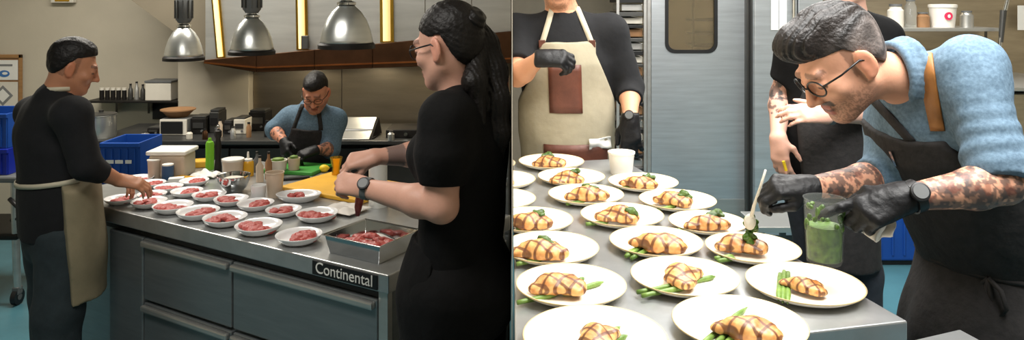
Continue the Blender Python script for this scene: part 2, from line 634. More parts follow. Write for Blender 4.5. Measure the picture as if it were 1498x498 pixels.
# thin partition between the kitchens, its edge towards the viewer
struct('wall_partition', MB().prism([(0, 1.32, 0), (0.003, 6.6, 0), (-0.003, 6.6, 0)], (0, 0, 2.9)), M['cream_wall'])
struct('wall_front', MB().box((-2.4, -1.45, 1.45), (4.8, 0.1, 2.9)), M['cream_wall'])
struct('wall_front', MB().box((2.1, -1.45, 1.45), (4.2, 0.1, 2.9)), M['tile'])
struct('wall_left', MB().box((-4.72, 2.6, 1.45), (0.1, 8.0, 2.9)), M['cream_wall'])
struct('wall_back', MB().box((-2.4, 6.42, 1.45), (4.8, 0.16, 2.9)), M['cream_wall'])
xa, xb = pt(260, 0, 6.1).x, pt(364, 0, 6.1).x
struct('wall_pilaster', MB().box(((xa + xb) / 2, 6.23, 1.45), (xb - xa, 0.26, 2.9)), M['cream_wall'], bevel=0.006)
struct('wall_right', MB().box((4.15, 2.6, 1.45), (0.1, 8.0, 2.9)), M['tile'])
struct('wall_back', MB().box((2.1, 6.42, 1.45), (4.2, 0.16, 2.9)), M['tile'])
# steel backsplash in three sheets
bs = struct('wall_backsplash', MB().box(((xb - 0.006) / 2, 6.26, 1.25), (-xb - 0.006, 0.1, 1.5)), M['steel_dark'])
ex = [xb, pt(500, 0, 6.2).x, pt(640, 0, 6.2).x, -0.01]
for i in range(3):
    struct('steel_sheet', MB().box(((ex[i] + ex[i + 1]) / 2, 6.205, 1.25), (ex[i + 1] - ex[i] - 0.006, 0.01, 1.5)), M['steel_wall'], bs)
# sloping soffit that comes down beside the hood
def poly(px, Y):
    return [pt(x, y, Y) for x, y in px]
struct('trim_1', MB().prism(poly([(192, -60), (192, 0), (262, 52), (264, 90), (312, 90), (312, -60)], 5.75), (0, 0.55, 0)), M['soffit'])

# extraction hood: steel canopy panels, copper lip, warm reflections built as glowing bars
hd = thing('extraction_hood', 'long steel extraction hood with a dark copper lip above the back counter', 'hood', (-1.3, 5.6, 1.45))
edges = [300, 372, 440, 505, 560, 622, 690, 748]
def hy(x):
    return 88 - (x - 300) * 0.095
for i in range(len(edges) - 1):
    a, b = edges[i] + 0.4, edges[i + 1] - 0.4
    obj('hood_panel', MB().prism(poly([(a, -70), (b, -70), (b, hy(b)), (a, hy(a))], 5.50), (0, 0.03, 0)), M['steel_h'], hd, bevel=0.002)
lipseg = [298, 375, 460, 545, 640, 748]
top = lambda x: 88 - (x - 298) * 0.094
bot = lambda x: 93 + (x - 298) / 77 * 13 if x < 375 else 106 - (x - 375) * 0.036
for i in range(5):
    a, b = lipseg[i] + 0.3, lipseg[i + 1] - 0.3
    obj('copper_lip', MB().prism(poly([(a, top(a)), (b, top(b)), (b, bot(b)), (a, bot(a))], 5.42), (0, 0.06, 0)), M['copper'], hd, bevel=0.003)
    m0 = lambda x: bot(x) - min(8, (bot(x) - top(x)) * .45)
    obj('lip_highlight', MB().prism([pt(a, m0(a), 5.41), pt(b, m0(b), 5.41), pt(b, m0(b) + 2.2, 5.41), pt(a, m0(a) + 2.2, 5.41)], (0, 0.02, 0)), M['bright_copper'], hd)  # bright strip paints in the highlight along the lip
obj('hood_underside', MB().prism([pt(300, 93, 5.48), pt(748, 90, 5.48), pt(748, 60, 6.15), pt(330, 70, 6.15)], (0, 0, 0.02)), M['copper'], hd)
for k in range(3):  # lamps added under the hood to brighten the backsplash
    c = V((-1.75 + k * .62, 5.8, 1.50))
    obj('added_hood_lamp', MB().lathe([(0, 0), (.05, 0), (.055, .02), (0, .03)], 20, c), M['added_warm_glow'], hd, smooth=True)
    d = bpy.data.lights.new('added_hood_light', 'SPOT')
    d.energy = 14; d.color = (1, .86, .62); d.spot_size = math.radians(150); d.shadow_soft_size = .06
    lo2 = bpy.data.objects.new('added_hood_light', d)
    lo2.location = c + V((0, 0, -.012))
    C.objects.link(lo2)
for (t0, b0, yb, w) in ((312, 323, 85, 13), (440, 442, 73, 17), (565, 566, 62, 20)):  # glowing bars on brass stand in for reflections in the steel
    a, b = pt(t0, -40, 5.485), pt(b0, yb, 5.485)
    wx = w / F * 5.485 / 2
    obj('reflection_strip', MB().prism([a + V((-wx, 0, 0)), a + V((wx, 0, 0)), b + V((wx, 0, 0)), b + V((-wx, 0, 0))], (0, 0.014, 0)), M['brass'], hd)
    obj('added_warm_glow', MB().tube([a + V((0, -.006, 0)), b + V((0, -.006, .01))], wx * .55, 12), M['reflection_core'], hd, smooth=True)
obj('hood_bracket', MB().box(pt(446, 62, 5.46), (0.05, 0.03, 0.10)), M['steel_dark'], hd, bevel=0.004)

# ---- right kitchen: walk-in door, rack, tall fridge
def rect(x0, y0, x1, y1, Y):
    return [pt(x0, y0, Y), pt(x1, y0, Y), pt(x1, y1, Y), pt(x0, y1, Y)]
def zfloor(Y):                            # pixel row of the right floor at distance Y
    return (CZ - RF) * F / Y

def rounded(x0, y0, x1, y1, r, Y, corners=(1, 1, 1, 1), n=6):
    pts = []
    for (cx, cy, a0, on_) in ((x1 - r, y0 + r, -90, corners[0]), (x1 - r, y1 - r, 0, corners[1]), (x0 + r, y1 - r, 90, corners[2]), (x0 + r, y0 + r, 180, corners[3])):
        for i in range(n + 1):
            a = math.radians(a0 + 90 * i / n)
            pts.append(pt(cx + r * math.cos(a), cy + r * math.sin(a), Y))
    return pts
YD = 5.0
WB, WT = 77, -75                          # window in the door
door = thing('door_1', 'steel swing door with a rounded window behind the plating table', 'door', (pt(1024, 0, YD).x, YD, RF))
door['kind'] = 'structure'
bot_y = zfloor(YD)
# door leaf built round its window opening
ring_o = [pt(953, -150, YD), pt(1092, -150, YD), pt(1092, bot_y - 2, YD), pt(953, bot_y - 2, YD)]
def plate_with_hole(outer, inner, th):
    bm = bmesh.new()
    eo = [bm.verts.new(p) for p in outer]
    ei = [bm.verts.new(p) for p in inner]
    E = [bm.edges.new((l[i], l[(i + 1) % len(l)])) for l in (eo, ei) for i in range(len(l))]
    bmesh.ops.triangle_fill(bm, use_beauty=True, edges=E)
    g = bmesh.ops.extrude_face_region(bm, geom=bm.faces[:])
    for v in [x for x in g['geom'] if isinstance(x, bmesh.types.BMVert)]:
        v.co += V((0, th, 0))
    bmesh.ops.recalc_face_normals(bm, faces=bm.faces)
    mb = MB()
    bm.verts.ensure_lookup_table()
    mb.add([v.co.copy() for v in bm.verts], [tuple(v.index for v in f.verts) for f in bm.faces])
    bm.free()
    return mb
hole = rounded(977, WT, 1046, WB - 3, 11, YD)
obj('door_leaf', plate_with_hole(ring_o, hole, 0.045), M['steel'], door)
obj('window_gasket', plate_with_hole(rounded(973, WT - 4, 1050, WB + 1, 14, YD - 0.006), rounded(978, WT, 1045, WB - 4, 11, YD - 0.006), 0.012), M['dark'], door)
obj('window_pane', MB().prism(rounded(977, WT, 1046, WB - 3, 11, YD + 0.018), (0, 0.006, 0)), M['door_glass'], door)
obj('kick_plate', MB().prism(rect(954, 292, 1091, bot_y - 4, YD - 0.004), (0, 0.003, 0)), M['steel_h'], door)
struct('trim_2', MB().prism(rect(1092.5, -150, 1101, bot_y, YD - 0.05), (0, 0.10, 0)), M['steel_dark'], bevel=0.006)
struct('trim_3', MB().prism(rect(946.5, -150, 952.5, bot_y, YD - 0.02), (0, 0.08, 0)), M['steel_h'], bevel=0.004)
# what shows through the door window: a storeroom shelf with jars
sh = thing('storeroom_shelf', 'beige storeroom shelf seen through the door window', 'shelf', (pt(1028, 60, 5.9).x, 5.9, RF))
for y in (28, 48, 66):
    obj('shelf_board', MB().prism([pt(1016, y, 5.85), pt(1090, y, 5.85), pt(1090, y + 3, 5.85), pt(1016, y + 3, 5.85)], (0, 0.3, 0)), M['dark'], sh)
obj('shelf_post', MB().prism(rect(1013, -60, 1016, zfloor(5.86), 5.86), (0, 0.03, 0)), M['grey_plastic'], sh)
obj('shelf_post', MB().prism(rect(1090, -60, 1093, zfloor(5.86), 5.86), (0, 0.03, 0)), M['grey_plastic'], sh)

# tall fridge right of the door frame
fr = thing('tall_fridge', 'tall stainless fridge front right of the steel door frame', 'fridge', (pt(1180, 0, 4.8).x, 5.0, RF))
yb = zfloor(4.8)
obj('fridge_body', MB().prism(rect(1104, -150, 1204, yb, 4.84), (0, 0.6, 0)), M['steel_dark'], fr)
obj('fridge_door', MB().prism(rect(1104, -150, 1166, yb - 14, 4.80), (0, 0.04, 0)), M['steel'], fr, bevel=0.004)
obj('fridge_door', MB().prism(rect(1168, -150, 1204, yb - 14, 4.80), (0, 0.04, 0)), M['steel'], fr, bevel=0.004)
obj('fridge_handle', MB().tube([pt(1161, -40, 4.79), pt(1161, -40, 4.75), pt(1161, 130, 4.75), pt(1161, 130, 4.79)], 0.012), M['chrome'], fr)
# white sheets on the fridge door, in place of a bright window
n1 = thing('window_sheets', 'bright white sheets standing for a window on the tall fridge door', 'window stand-in', pt(1138, 45, 4.79))
for x0, x1 in ((1128, 1139), (1140, 1151)):
    obj('sheet', MB().prism(rect(x0, -30, x1, 44, 4.795), (0, 0.003, 0)), M['paper'], n1)  # white sheets stand in for a bright window

# wire rack with stacked sheet pans between the gloved cook and the door
rk = thing('pan_rack', 'tall rack of stacked sheet pans between the gloved cook and the steel door', 'rack', (pt(925, 0, 4.7).x, 4.9, RF))
yb = zfloor(4.6)
for x in (902, 942):
    for dy in (0, 0.5):
        obj('post', MB().prism(rect(x, -120, x + 4, yb, 4.6 + dy), (0, 0.02, 0)), M['steel_h'], rk)
k = 0
y = -20
while y < 300:
    a = y
    obj('sheet_pan', MB().prism([pt(906, a, 4.62), pt(941, a, 4.62), pt(941, a + 4 + (k % 3), 4.62), pt(906, a + 4 + (k % 3), 4.62)], (0, 0.46, 0)),
        M['dark'] if k % 2 else M['steel_dark'], rk, bevel=0.002)
    obj('pan_box', MB().prism(rect(909, a + 6 + (k % 3), 940, a + 17, 4.66), (0, 0.40, 0)), (M['cardboard'], M['steel_h'], M['offwhite'])[k % 3], rk, bevel=0.004)
    y += 19
    k += 1

# back shelf and counter behind the denim-shirted chef
bc = thing('back_counter', 'steel back counter behind the chef in the denim shirt', 'counter', (pt(1400, 0, 4.5).x, 4.6, RF))
yb = zfloor(4.3)
obj('counter_top', MB().prism([pt(1264, 128, 4.3), pt(1640, 128, 4.3), pt(1640, 134, 4.3), pt(1264, 134, 4.3)], (0, 0.9, 0)), M['steel_h'], bc, bevel=0.004)
for a, b in ((1364, 1456), (1458, 1550), (1552, 1640)):
    obj('cabinet_door', MB().prism(rect(a, 138, b, yb - 16, 4.34), (0, 0.03, 0)), M['beige_steel'], bc, bevel=0.005)
obj('counter_leg', MB().prism(rect(1268, 134, 1273, yb, 4.34), (0, .02, 0)), M['steel_h'], bc)
obj('counter_body', MB().prism(rect(1362, 136, 1640, yb, 4.38), (0, 0.8, 0)), M['steel_dark'], bc)
struct('trim_5', MB().prism(rect(1262, -150, 1575, 116, 5.24), (0, 0.03, 0)), M['beige_steel'])
ws = thing('mug_shelf', 'steel wall shelf holding cups above the back counter', 'shelf', pt(1400, 46, 4.9))
obj('shelf_board', MB().prism([pt(1275, 41, 4.75), pt(1468, 41, 4.75), pt(1468, 46, 4.75), pt(1275, 46, 4.75)], (0, 0.42, 0)), M['steel_h'], ws, bevel=0.003)
for x in (1300, 1440):
    obj('bracket', MB().prism([pt(x, 46, 4.8), pt(x, 62, 5.19), pt(x, 46, 5.19)], (0.02, 0, 0)), M['steel_dark'], ws)
# ------------------------------------------------------------------ left kitchen: the refrigerated prep table
TC = on(567, 400, 0.90)
TL = on(162, 303, 0.90)
uu = (TL - TC); TLEN = uu.length; uu.normalize()       # along the front, from the badge corner to the left
vv = V((-uu.y, uu.x, 0))
if vv.y < 0: vv = -vv                                   # away from the camera
TD = 0.875
RT = Matrix((uu, vv, V((0, 0, 1)))).transposed()
def T(u, v, z):
    return V((TC.x, TC.y, 0)) + uu * u + vv * v + V((0, 0, z))
def tbox(u0, u1, v0, v1, z0, z1):
    return MB().box(T((u0 + u1) / 2, (v0 + v1) / 2, (z0 + z1) / 2), (u1 - u0, v1 - v0, z1 - z0), RT)
LEN = 2.22
tb = thing('prep_table', 'refrigerated steel prep table with drawers under rows of small plates', 'prep table', T(LEN / 2, TD / 2, 0))
obj('table_top', tbox(-0.02, LEN, -0.02, TD, 0.83, 0.90), M['steel_top'], tb, bevel=0.005)
obj('table_body', tbox(0.0, LEN - 0.02, 0.03, TD - 0.02, 0.12, 0.829), M['fridge_front'], tb)
obj('kick_base', tbox(0.04, LEN - 0.05, 0.08, TD - 0.06, 0.0, 0.119), M['dark'], tb)
obj('side_stile', tbox(0.0, 0.045, 0.0, 0.03, 0.12, 0.83), M['steel_h'], tb, bevel=0.003)
u1 = 0.045
def front_u(px):                          # u of the point on the front edge seen in column px
    best = min(range(0, 400), key=lambda i: abs(749 + F * (T(i * .005, 0, 0).x / T(i * .005, 0, 0).y) - px))
    return best * 0.005
cols = [(0.05, front_u(341)), (front_u(341) + 0.012, front_u(211)), (front_u(211) + 0.012, front_u(164) + 0.02)]
for ci, (a, b) in enumerate(cols):
    rows = ((0.50, 0.79), (0.15, 0.485)) if ci < 2 else ((0.15, 0.79),)
    for z0, z1 in rows:
        d = obj('drawer' if ci < 2 else 'door_panel', tbox(a, b, -0.002, 0.03, z0, z1), M['fridge_front'], tb, bevel=0.006)
        if ci < 2:
            obj('handle_lip', tbox(a + 0.005, b - 0.005, -0.028, -0.002, z1 - 0.035, z1 - 0.005), M['steel_h'], d, bevel=0.008)
obj('blue_tape', MB().box(T(-0.002, .66, .487), (.004, .15, .030), RT @ Matrix.Rotation(-.12, 3, 'X')), M['blue_tape'], tb)
rw = thing('rear_worktop', 'steel worktop joined to the far side of the prep table', 'worktop', T(1.3, TD + .12, 0))
obj('worktop', tbox(0.42, LEN, TD + .004, TD + .22, 0.85, 0.90), M['steel_top'], rw, bevel=0.004)
for u_ in (0.46, LEN - .04):
    for v_ in (TD + .04, TD + .18):
        obj('leg', MB().cyl(T(u_, v_, 0), T(u_, v_, .85), .02), M['steel_h'], rw)
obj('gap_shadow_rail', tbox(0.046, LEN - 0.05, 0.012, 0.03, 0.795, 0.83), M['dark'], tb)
bd = obj('badge', tbox(0.03, 0.36, -0.026, -0.0205, 0.838, 0.892), M['dark'], tb)
tc = bpy.data.curves.new('badge_text', 'FONT')
tc.body = 'Continental'
tc.size = 0.062
tc.align_x = 'CENTER'
tc.align_y = 'CENTER'
tc.extrude = 0.0008
tx = bpy.data.objects.new('badge_lettering', tc)
C.objects.link(tx)
nrm = -vv
tx.matrix_basis = Matrix.Translation(T(0.195, -0.027, 0.866)) @ Matrix(((-uu), V((0, 0, 1)), nrm)).transposed().to_4x4()
dg = bpy.context.evaluated_depsgraph_get()
me = bpy.data.meshes.new_from_object(tx.evaluated_get(dg))
mw = tx.matrix_basis.copy()
bpy.data.objects.remove(tx)
me.transform(mw)
me.materials.clear(); me.materials.append(M['white_print'])
o = bpy.data.objects.new('badge_lettering', me); C.objects.link(o); place(o, bd)

# ---- plates of raw beef
PL = [  # px, py, width px, locator
    (434, 356, 67, 'front-row plate nearest the steel tray'),
    (377, 341, 67, 'front-row plate second from the steel tray'),
    (328, 328, 63, 'front-row plate third from the steel tray'),
    (291, 319, 61, 'front-row plate fourth from the steel tray'),
    (253, 310, 58, 'front-row plate fifth from the steel tray'),
    (218, 302, 52, 'front-row plate sixth from the steel tray'),
    (185, 296, 46, 'front-row plate beside the apron of the man in black'),
    (464, 322, 60, 'second-row plate touching the steel tray'),
    (415, 315, 53, 'second-row plate second from the steel tray'),
    (374, 306, 54, 'second-row plate third from the steel tray'),
    (338, 299, 51, 'second-row plate fourth from the steel tray'),
    (304, 292, 50, 'second-row plate just in front of the steel bowl'),
    (275, 287, 47, 'second-row plate sixth from the steel tray'),
    (246, 281, 46, 'second-row plate next to last towards the man'),
    (437, 294, 60, 'oval plate beside the yellow cutting board'),
    (222, 275, 44, 'back-row plate near the white tub'),
    (203, 267, 42, 'farthest plate behind the hand of the man in black'),
    (225, 288, 46, 'plate just right of the hand of the man in black'),
    (272, 274, 44, 'back-row plate left of the steel bowl'),
]
pos = []
for (x, y, w, lab) in PL:
    p = on(x, y, 0.90)
    D = w / F * p.y * (1.0 if w > 58 else 0.97)
    pos.append([p.x, p.y, min(D, 0.205)])
for it in range(60):
    for i in range(len(pos)):
        for j in range(i):
            a, b = pos[i], pos[j]
            dx, dy = a[0] - b[0], a[1] - b[1]
            L = math.hypot(dx, dy)
            need = (a[2] + b[2]) / 2 * 0.985 + 0.004
            if L < need:
                s = (need - L) / 2 / max(L, 1e-4) * 0.5
                a[0] += dx * s; a[1] += dy * s
                b[0] -= dx * s; b[1] -= dy * s
                a[2] *= 0.997; b[2] *= 0.997
# keep them on the top
for a in pos:
    q = V((a[0], a[1], 0)) - V((TC.x, TC.y, 0))
    u, v = q.dot(uu), q.dot(vv)
    v = max(v, a[2] / 2 - 0.01)
    p = T(u, v, 0)
    a[0], a[1] = p.x, p.y
prof = [(0.0, 0.0), (0.30, 0.0), (0.34, 0.012), (0.46, 0.075), (0.5, 0.125), (0.505, 0.135), (0.495, 0.138), (0.44, 0.085), (0.32, 0.035), (0.0, 0.030)]
pm = obj('plate', MB().lathe(prof, 40, close=False), M['porcelain'], None, smooth='all')
plate_me = pm.data
bpy.data.objects.remove(pm)
def beef_mesh(seed):
    r = random.Random(seed)
    S = Sdf()
    for i in range(11):
        a = r.uniform(0, 6.28); q = r.uniform(0.02, 0.20)
        c = V((q * math.cos(a) * 1.15, q * math.sin(a), 0.07 + r.uniform(-.01, .025)))
        R = Matrix.Rotation(r.uniform(0, 6.28), 3, 'Z') @ Matrix.Rotation(r.uniform(-.3, .3), 3, 'X')
        S.ell(c, (r.uniform(.10, .15), r.uniform(.06, .10), r.uniform(.025, .045)), R, k=0.012)
    S.cut(lambda P, d: d + 0.010 * wob(P, 55, seed))
    o = skin('raw_beef', S, 0.016, M['raw_meat'], relax=0)
    me = o.data
    bpy.data.objects.remove(o)
    return me
beefs = [beef_mesh(s) for s in (1, 2, 3)]
for i, ((x, y, w, lab), (X, Y, D)) in enumerate(zip(PL, pos)):
    ov = i == 14
    p = tag(shared('plate', plate_me, (X, Y, 0.9003), (0, 0, 0), scale=(D * (1.1 if ov else 1), D * (0.8 if ov else 1), D * 1.35)),
            'white ' + lab, 'plate', 'small white plates on the prep table')
    tag(shared('raw_beef', beefs[i % 3], (X, Y, 0.9003), (0, 0, rng.uniform(-.6, .6)), scale=(D * (1.0 if ov else 1.4), D * (.75 if ov else 1.4), D * 1.5)),
        'red beef on the ' + lab, 'meat', 'raw beef portions')

# ---- roasting tray with meat near the badge
tr = thing('steel_tray', 'deep steel tray of raw meat at the corner of the prep table', 'tray', T(0.2, 0.2, 0.9))
quad = [on(484, 385, 0.9), on(560, 392, 0.9), on(590, 352, 0.9), on(520, 346, 0.9)]
ct = sum(quad, V()) / 4
ang = math.atan2((-uu).y, (-uu).x)
Rz = Matrix.Rotation(ang, 3, 'Z')
L_, W_, H_ = 0.285, 0.24, 0.072
ct = T(0.215, 0.16, 0.9)
def tray_mb():
    mb = MB()
    rings = [(0.90, 0.0), (1.0, H_), (1.07, H_ + 0.002), (1.07, H_ + 0.006), (0.985, H_ + 0.004), (0.885, 0.006)]
    vs_ = []
    for s, z in rings:
        for sx, sy in ((-1, -1), (1, -1), (1, 1), (-1, 1)):
            vs_.append(ct + Rz @ V((sx * L_ / 2 * s, sy * W_ / 2 * (s if s > 1 or s < .95 else s), z)))
    fs = []
    for j in range(len(rings) - 1):
        for i in range(4):
            k = (i + 1) % 4
            fs.append((j * 4 + i, j * 4 + k, (j + 1) * 4 + k, (j + 1) * 4 + i))
    fs += [(3, 2, 1, 0), (20, 21, 22, 23)]
    return mb.add(vs_, fs)
obj('pan', tray_mb(), M['chrome'], tr, bevel=0.004)
def pch(u, v):
    x, y = (u - .5) * L_ * 0.86, (v - .5) * W_ * 0.86
    e = max(abs(u - .5), abs(v - .5)) * 2
    return ct + Rz @ V((x, y, 0.016 + 0.03 * max(0, e - .6) + 0.004 * math.sin(9 * u + 5 * v) + 0.003 * math.sin(23 * v - 8 * u)))
tag(obj('parchment_sheet', MB().sheet(pch, 16, 14), M['parchment'], smooth='all', solid=0.001), 'crumpled white parchment lining the steel meat tray', 'paper')
S = Sdf()
rr = random.Random(5)
for i in range(14):
    c = ct + Rz @ V((rr.uniform(-.09, .09), rr.uniform(-.05, .05), 0.038 + rr.uniform(-.004, .006)))
    S.ell(c, (.034, .020, .011), Rz @ Matrix.Rotation(rr.uniform(-.6, .6), 3, 'Z'), k=0.006)
S.cut(lambda P, d: d + 0.002 * wob(P, 260, 1))
tag(skin('raw_meat_pile', S, 0.004, M['raw_meat'], relax=0), 'pile of dark red raw meat slices in the steel tray', 'meat')
# crumpled film beyond the tray
fc = on(505, 309, 0.9)
def film(u, v):
    x, y = (u - .5) * .20, (v - .5) * .16
    z = 0.012 + 0.022 * abs(math.sin(7 * u + 3 * math.sin(6 * v))) * abs(math.cos(6 * v + 2 * u)) * (1 - (2 * u - 1) ** 4) * (1 - (2 * v - 1) ** 4)
    return fc + Rz @ V((x, y, z))
tag(obj('plastic_film', MB().sheet(film, 22, 18), M['parchment'], smooth='all', solid=0.001), 'crumpled translucent wrapping behind the steel tray', 'wrapping')

# ---- boards and containers
bx = thing('yellow_cutting_board', 'large yellow cutting board along the far side of the prep table', 'cutting board', T(1.0, 0.84, 0.9))
obj('board', tbox(0.71, 1.28, 0.645, 1.04, 0.9003, 0.922), M['yellow_board'], bx, bevel=0.006)
gb = on(433, 251, 0.90)
tag(obj('green_cutting_board', MB().box(gb + V((0, 0.03, 0.0113)), (0.33, 0.24, 0.022), Matrix.Rotation(-0.25, 3, 'Z')), M['green_board'], bevel=0.006), 'green cutting board in front of the chef at the back', 'cutting board')
gz = 0.9225
def lathe_thing(name, label, cat, c, parts, group=None):
    t = thing(name, label, cat, c, group)
    for nm, prof_, m in parts:
        obj(nm, MB().lathe(prof_, 24, c), m, t, smooth=True)
    return t
def at(px, py, z=0.9003):
    return on(px, py, z)
def tubd(px, py, w, hpx, z=0.9003):
    c = at(px, py, z)
    s = F / c.y
    return c, w / s / 2, hpx / s

c, r, h = tubd(342, 281, 45, 26)
lathe_thing('steel_bowl', 'shiny steel mixing bowl behind the rows of plates', 'bowl', c,
    [('bowl', [(0, .0), (r * .5, 0), (r * .8, h * .25), (r * .97, h * .62), (r, h * .9), (r * 1.05, h * .93), (r * 1.05, h * .97), (r * .97, h * .95), (r * .9, h * .65), (r * .7, h * .3), (0, h * .12)], M['chrome']),
     ('contents', [(0, h * .62), (r * .87, h * .6), (r * .8, h * .72), (r * .5, h * .82), (0, h * .85)], M['offwhite'])])
c, r, h = tubd(402, 288, 26, 35)
lathe_thing('plastic_cup', 'translucent plastic cup between the plates and the yellow board', 'cup', c,
    [('cup', [(0, 0), (r * .78, 0), (r, h), (r * 1.06, h), (r * 1.06, h * 1.03), (r * .95, h * 1.03), (r * .74, h * .04), (0, h * .04)], M['frosted'])])
c, r, h = tubd(378, 293, 22, 22)
lathe_thing('white_ramekin', 'small white pot beside the translucent plastic cup', 'pot', c,
    [('pot', [(0, 0), (r * .85, 0), (r, h), (r * .9, h), (r * .8, h * .3), (0, h * .25)], M['porcelain']), ('butter', [(0, h * .5), (r * .8, h * .45), (r * .5, h * .75), (0, h * .8)], M['offwhite'])])
# big white tub with lid
c = at(242, 262)
wt = thing('white_tub', 'large white lidded food tub near the blue crate', 'tub', c)
s = F / c.y
w, h = 52 / s, 34 / s
obj('tub', MB().box(c + V((0, .09, h / 2)), (w, .17, h)), M['frosted'], wt, bevel=0.015)
obj('lid', MB().box(c + V((0, .09, h + .012)), (w * 1.12, .19, .024)), M['white_plastic'], wt, bevel=0.008)
c, r, h = tubd(228, 261, 18, 27)
lathe_thing('deli_container', 'beige deli container in front of the white tub', 'container', c + V((0, -0.02, 0)),
    [('container', [(0, 0), (r * .85, 0), (r, h), (0, h)], M['frosted']), ('lid', [(0, h), (r * 1.06, h), (r * 1.06, h + .008), (0, h + .008)], M['white_plastic'])])
c, r, h = tubd(248, 264, 16, 25)
lathe_thing('blue_can', 'small can with a blue label in front of the white tub', 'can', c + V((0, -0.02, 0)),
    [('can', [(0, 0), (r * .97, 0), (r * .97, h), (0, h)], M['white_plastic']), ('label', [(r, h * .1), (r * 1.01, h * .1), (r * 1.01, h * .92), (r, h * .92)], M['blue_label'])])
c, r, h = tubd(307, 248, 12, 46)
lathe_thing('green_bottle', 'tall lime green squeeze bottle behind the steel bowl', 'bottle', c,
    [('bottle', [(0, 0), (r, 0), (r, h * .8), (r * .8, h * .88), (r * .5, h * .9), (0, h * .9)], M['green_bottle']), ('cap', [(0, h * .9), (r * .5, h * .9), (r * .35, h), (0, h)], M['green_bottle'])])
c, r, h = tubd(319, 252, 11, 70)
lathe_thing('pepper_mill', 'tall dark pepper mill right of the lime green bottle', 'mill', c,
    [('mill', [(0, 0), (r, 0), (r, h * .1), (r * .7, h * .3), (r * .85, h * .55), (r * .6, h * .7), (r * .95, h * .76), (r * .95, h * .86), (r * .4, h * .9), (0, h * .9)], M['black_metal']),
     ('knob', [(0, h * .9), (r * .4, h * .91), (r * .5, h * .96), (r * .2, h), (0, h)], M['chrome'])])
c, r, h = tubd(337, 262, 30, 25)
lathe_thing('food_container', 'round cream food container behind the steel bowl', 'container', c + V((0, .04, 0)),
    [('container', [(0, 0), (r * .88, 0), (r, h), (0, h)], M['frosted']), ('lid', [(0, h), (r * 1.05, h), (r * 1.05, h + .01), (0, h + .012)], M['white_plastic'])])
c, r, h = tubd(363, 257, 16, 32)
lathe_thing('oil_bottle', 'squeeze bottle of yellow oil with a pale nozzle', 'bottle', c,
    [('bottle', [(0, 0), (r, 0), (r, h * .6), (r * .8, h * .68), (0, h * .68)], M['yellow_oil']), ('nozzle', [(0, h * .68), (r * .8, h * .68), (r * .75, h * .76), (r * .25, h * .8), (r * .15, h * 1.08), (0, h * 1.08)], M['white_plastic'])])
for k, (x, yb_, w, hh, m1, lab) in enumerate(((380, 266, 11, 38, 'frosted', 'slim frosted bottle left of two beside the plastic cup'), (393, 262, 10, 40, 'cardboard', 'slim amber bottle behind the plastic cup'),
                                   (376, 252, 10, 30, 'grey_plastic', 'slim grey bottle beside the yellow oil bottle'))):
    c, r, h = tubd(x, yb_, w, hh)
    lathe_thing('slim_bottle', lab, 'bottle', c, [('bottle', [(0, 0), (r, 0), (r, h * .6), (r * .4, h * .75), (r * .35, h * .92), (0, h * .92)], M[m1]), ('cap', [(0, h * .92), (r * .45, h * .92), (r * .45, h), (0, h)], M['dark'])], 'slim bottles by the oil bottle')
# cloth and yellow trays left of the bowl
c = at(300, 259)
def cl(u, v):
    x, y = (u - .5) * .15, (v - .5) * .12
    return c + V((x, y, 0.012 + 0.03 * abs(math.sin(5 * u + 4 * v)) * (1 - (2 * u - 1) ** 2) * (1 - (2 * v - 1) ** 2) + .004 * math.sin(17 * u)))
tag(obj('white_cloth', MB().sheet(cl, 16, 14), M['paper'], smooth='all', solid=0.004), 'folded white cloth left of the steel bowl', 'cloth')
tag(obj('yellow_block', MB().box(at(283, 246) + V((0, .04, .02)), (.14, .10, .04), Matrix.Rotation(.2, 3, 'Z')), M['yellow_board'], bevel=0.008), 'yellow block board between the white tub and the green bottle', 'board')
tag(obj('yellow_scraper', MB().box(at(272, 264) + V((0, 0, .011)), (.13, .05, .022), Matrix.Rotation(-.4, 3, 'Z')), M['yellow_oil'], bevel=0.005), 'flat yellow scraper in front of the white tub', 'scraper')
tag(obj('butter_pack', MB().box(at(258, 268) + V((0, 0, .016)), (.08, .05, .03), Matrix.Rotation(.3, 3, 'Z')), M['paper'], bevel=0.005), 'small white packet at the foot of the blue can', 'packet')
# things on and by the green board
for (x, y, w, hh, m1, nm, lab) in ((407, 249, 26, 15, 'offwhite', 'lettuce_tub', 'pale tub of greens on the green cutting board'), (430, 248, 18, 17, 'frosted', 'pale_cup', 'pale green cup on the green cutting board')):
    c, r, h = tubd(x, y, w, hh, gz)
    lathe_thing(nm, lab, 'tub', c, [('tub', [(0, 0), (r * .85, 0), (r, h), (r * .9, h), (r * .8, h * .6), (0, h * .6)], M[m1]), ('greens', [(0, h * .6), (r * .8, h * .62), (r * .6, h * 1.15), (0, h * 1.25)], M['asparagus'])])
c, r, h = tubd(474, 252, 12, 10)
S = Sdf().ell(c + V((0, 0, r * .92)), (r * 1.15, r, r * .92)).cone(c + V((r, 0, r)), c + V((r * 1.35, 0, r)), r * .3, r * .12, k=0.01)
tag(skin('lemon', S, 0.004, M['lemon']), 'yellow lemon beside the brass cup', 'lemon')
c, r, h = tubd(492, 261, 19, 25)
lathe_thing('brass_cup', 'small brass cup on the far side of the yellow board', 'cup', V((c.x, c.y, 0.9225)),
    [('cup', [(0, 0), (r * .7, 0), (r * .62, h * .4), (r, h), (r * .9, h), (r * .55, h * .45), (0, h * .4)], M['brass'])])
c, r, h = tubd(553, 302, 27, 64)
lathe_thing('steel_canister', 'tall shiny canister behind the hands of the woman in black', 'canister', c,
    [('canister', [(0, 0), (r, 0), (r, h), (r * .92, h), (r * .92, h * .5), (0, h * .5)], M['steel_canister']), ('rim', [(r, h * .97), (r * 1.04, h * .97), (r * 1.04, h * 1.01), (r * .95, h * 1.01)], M['white_plastic'])])
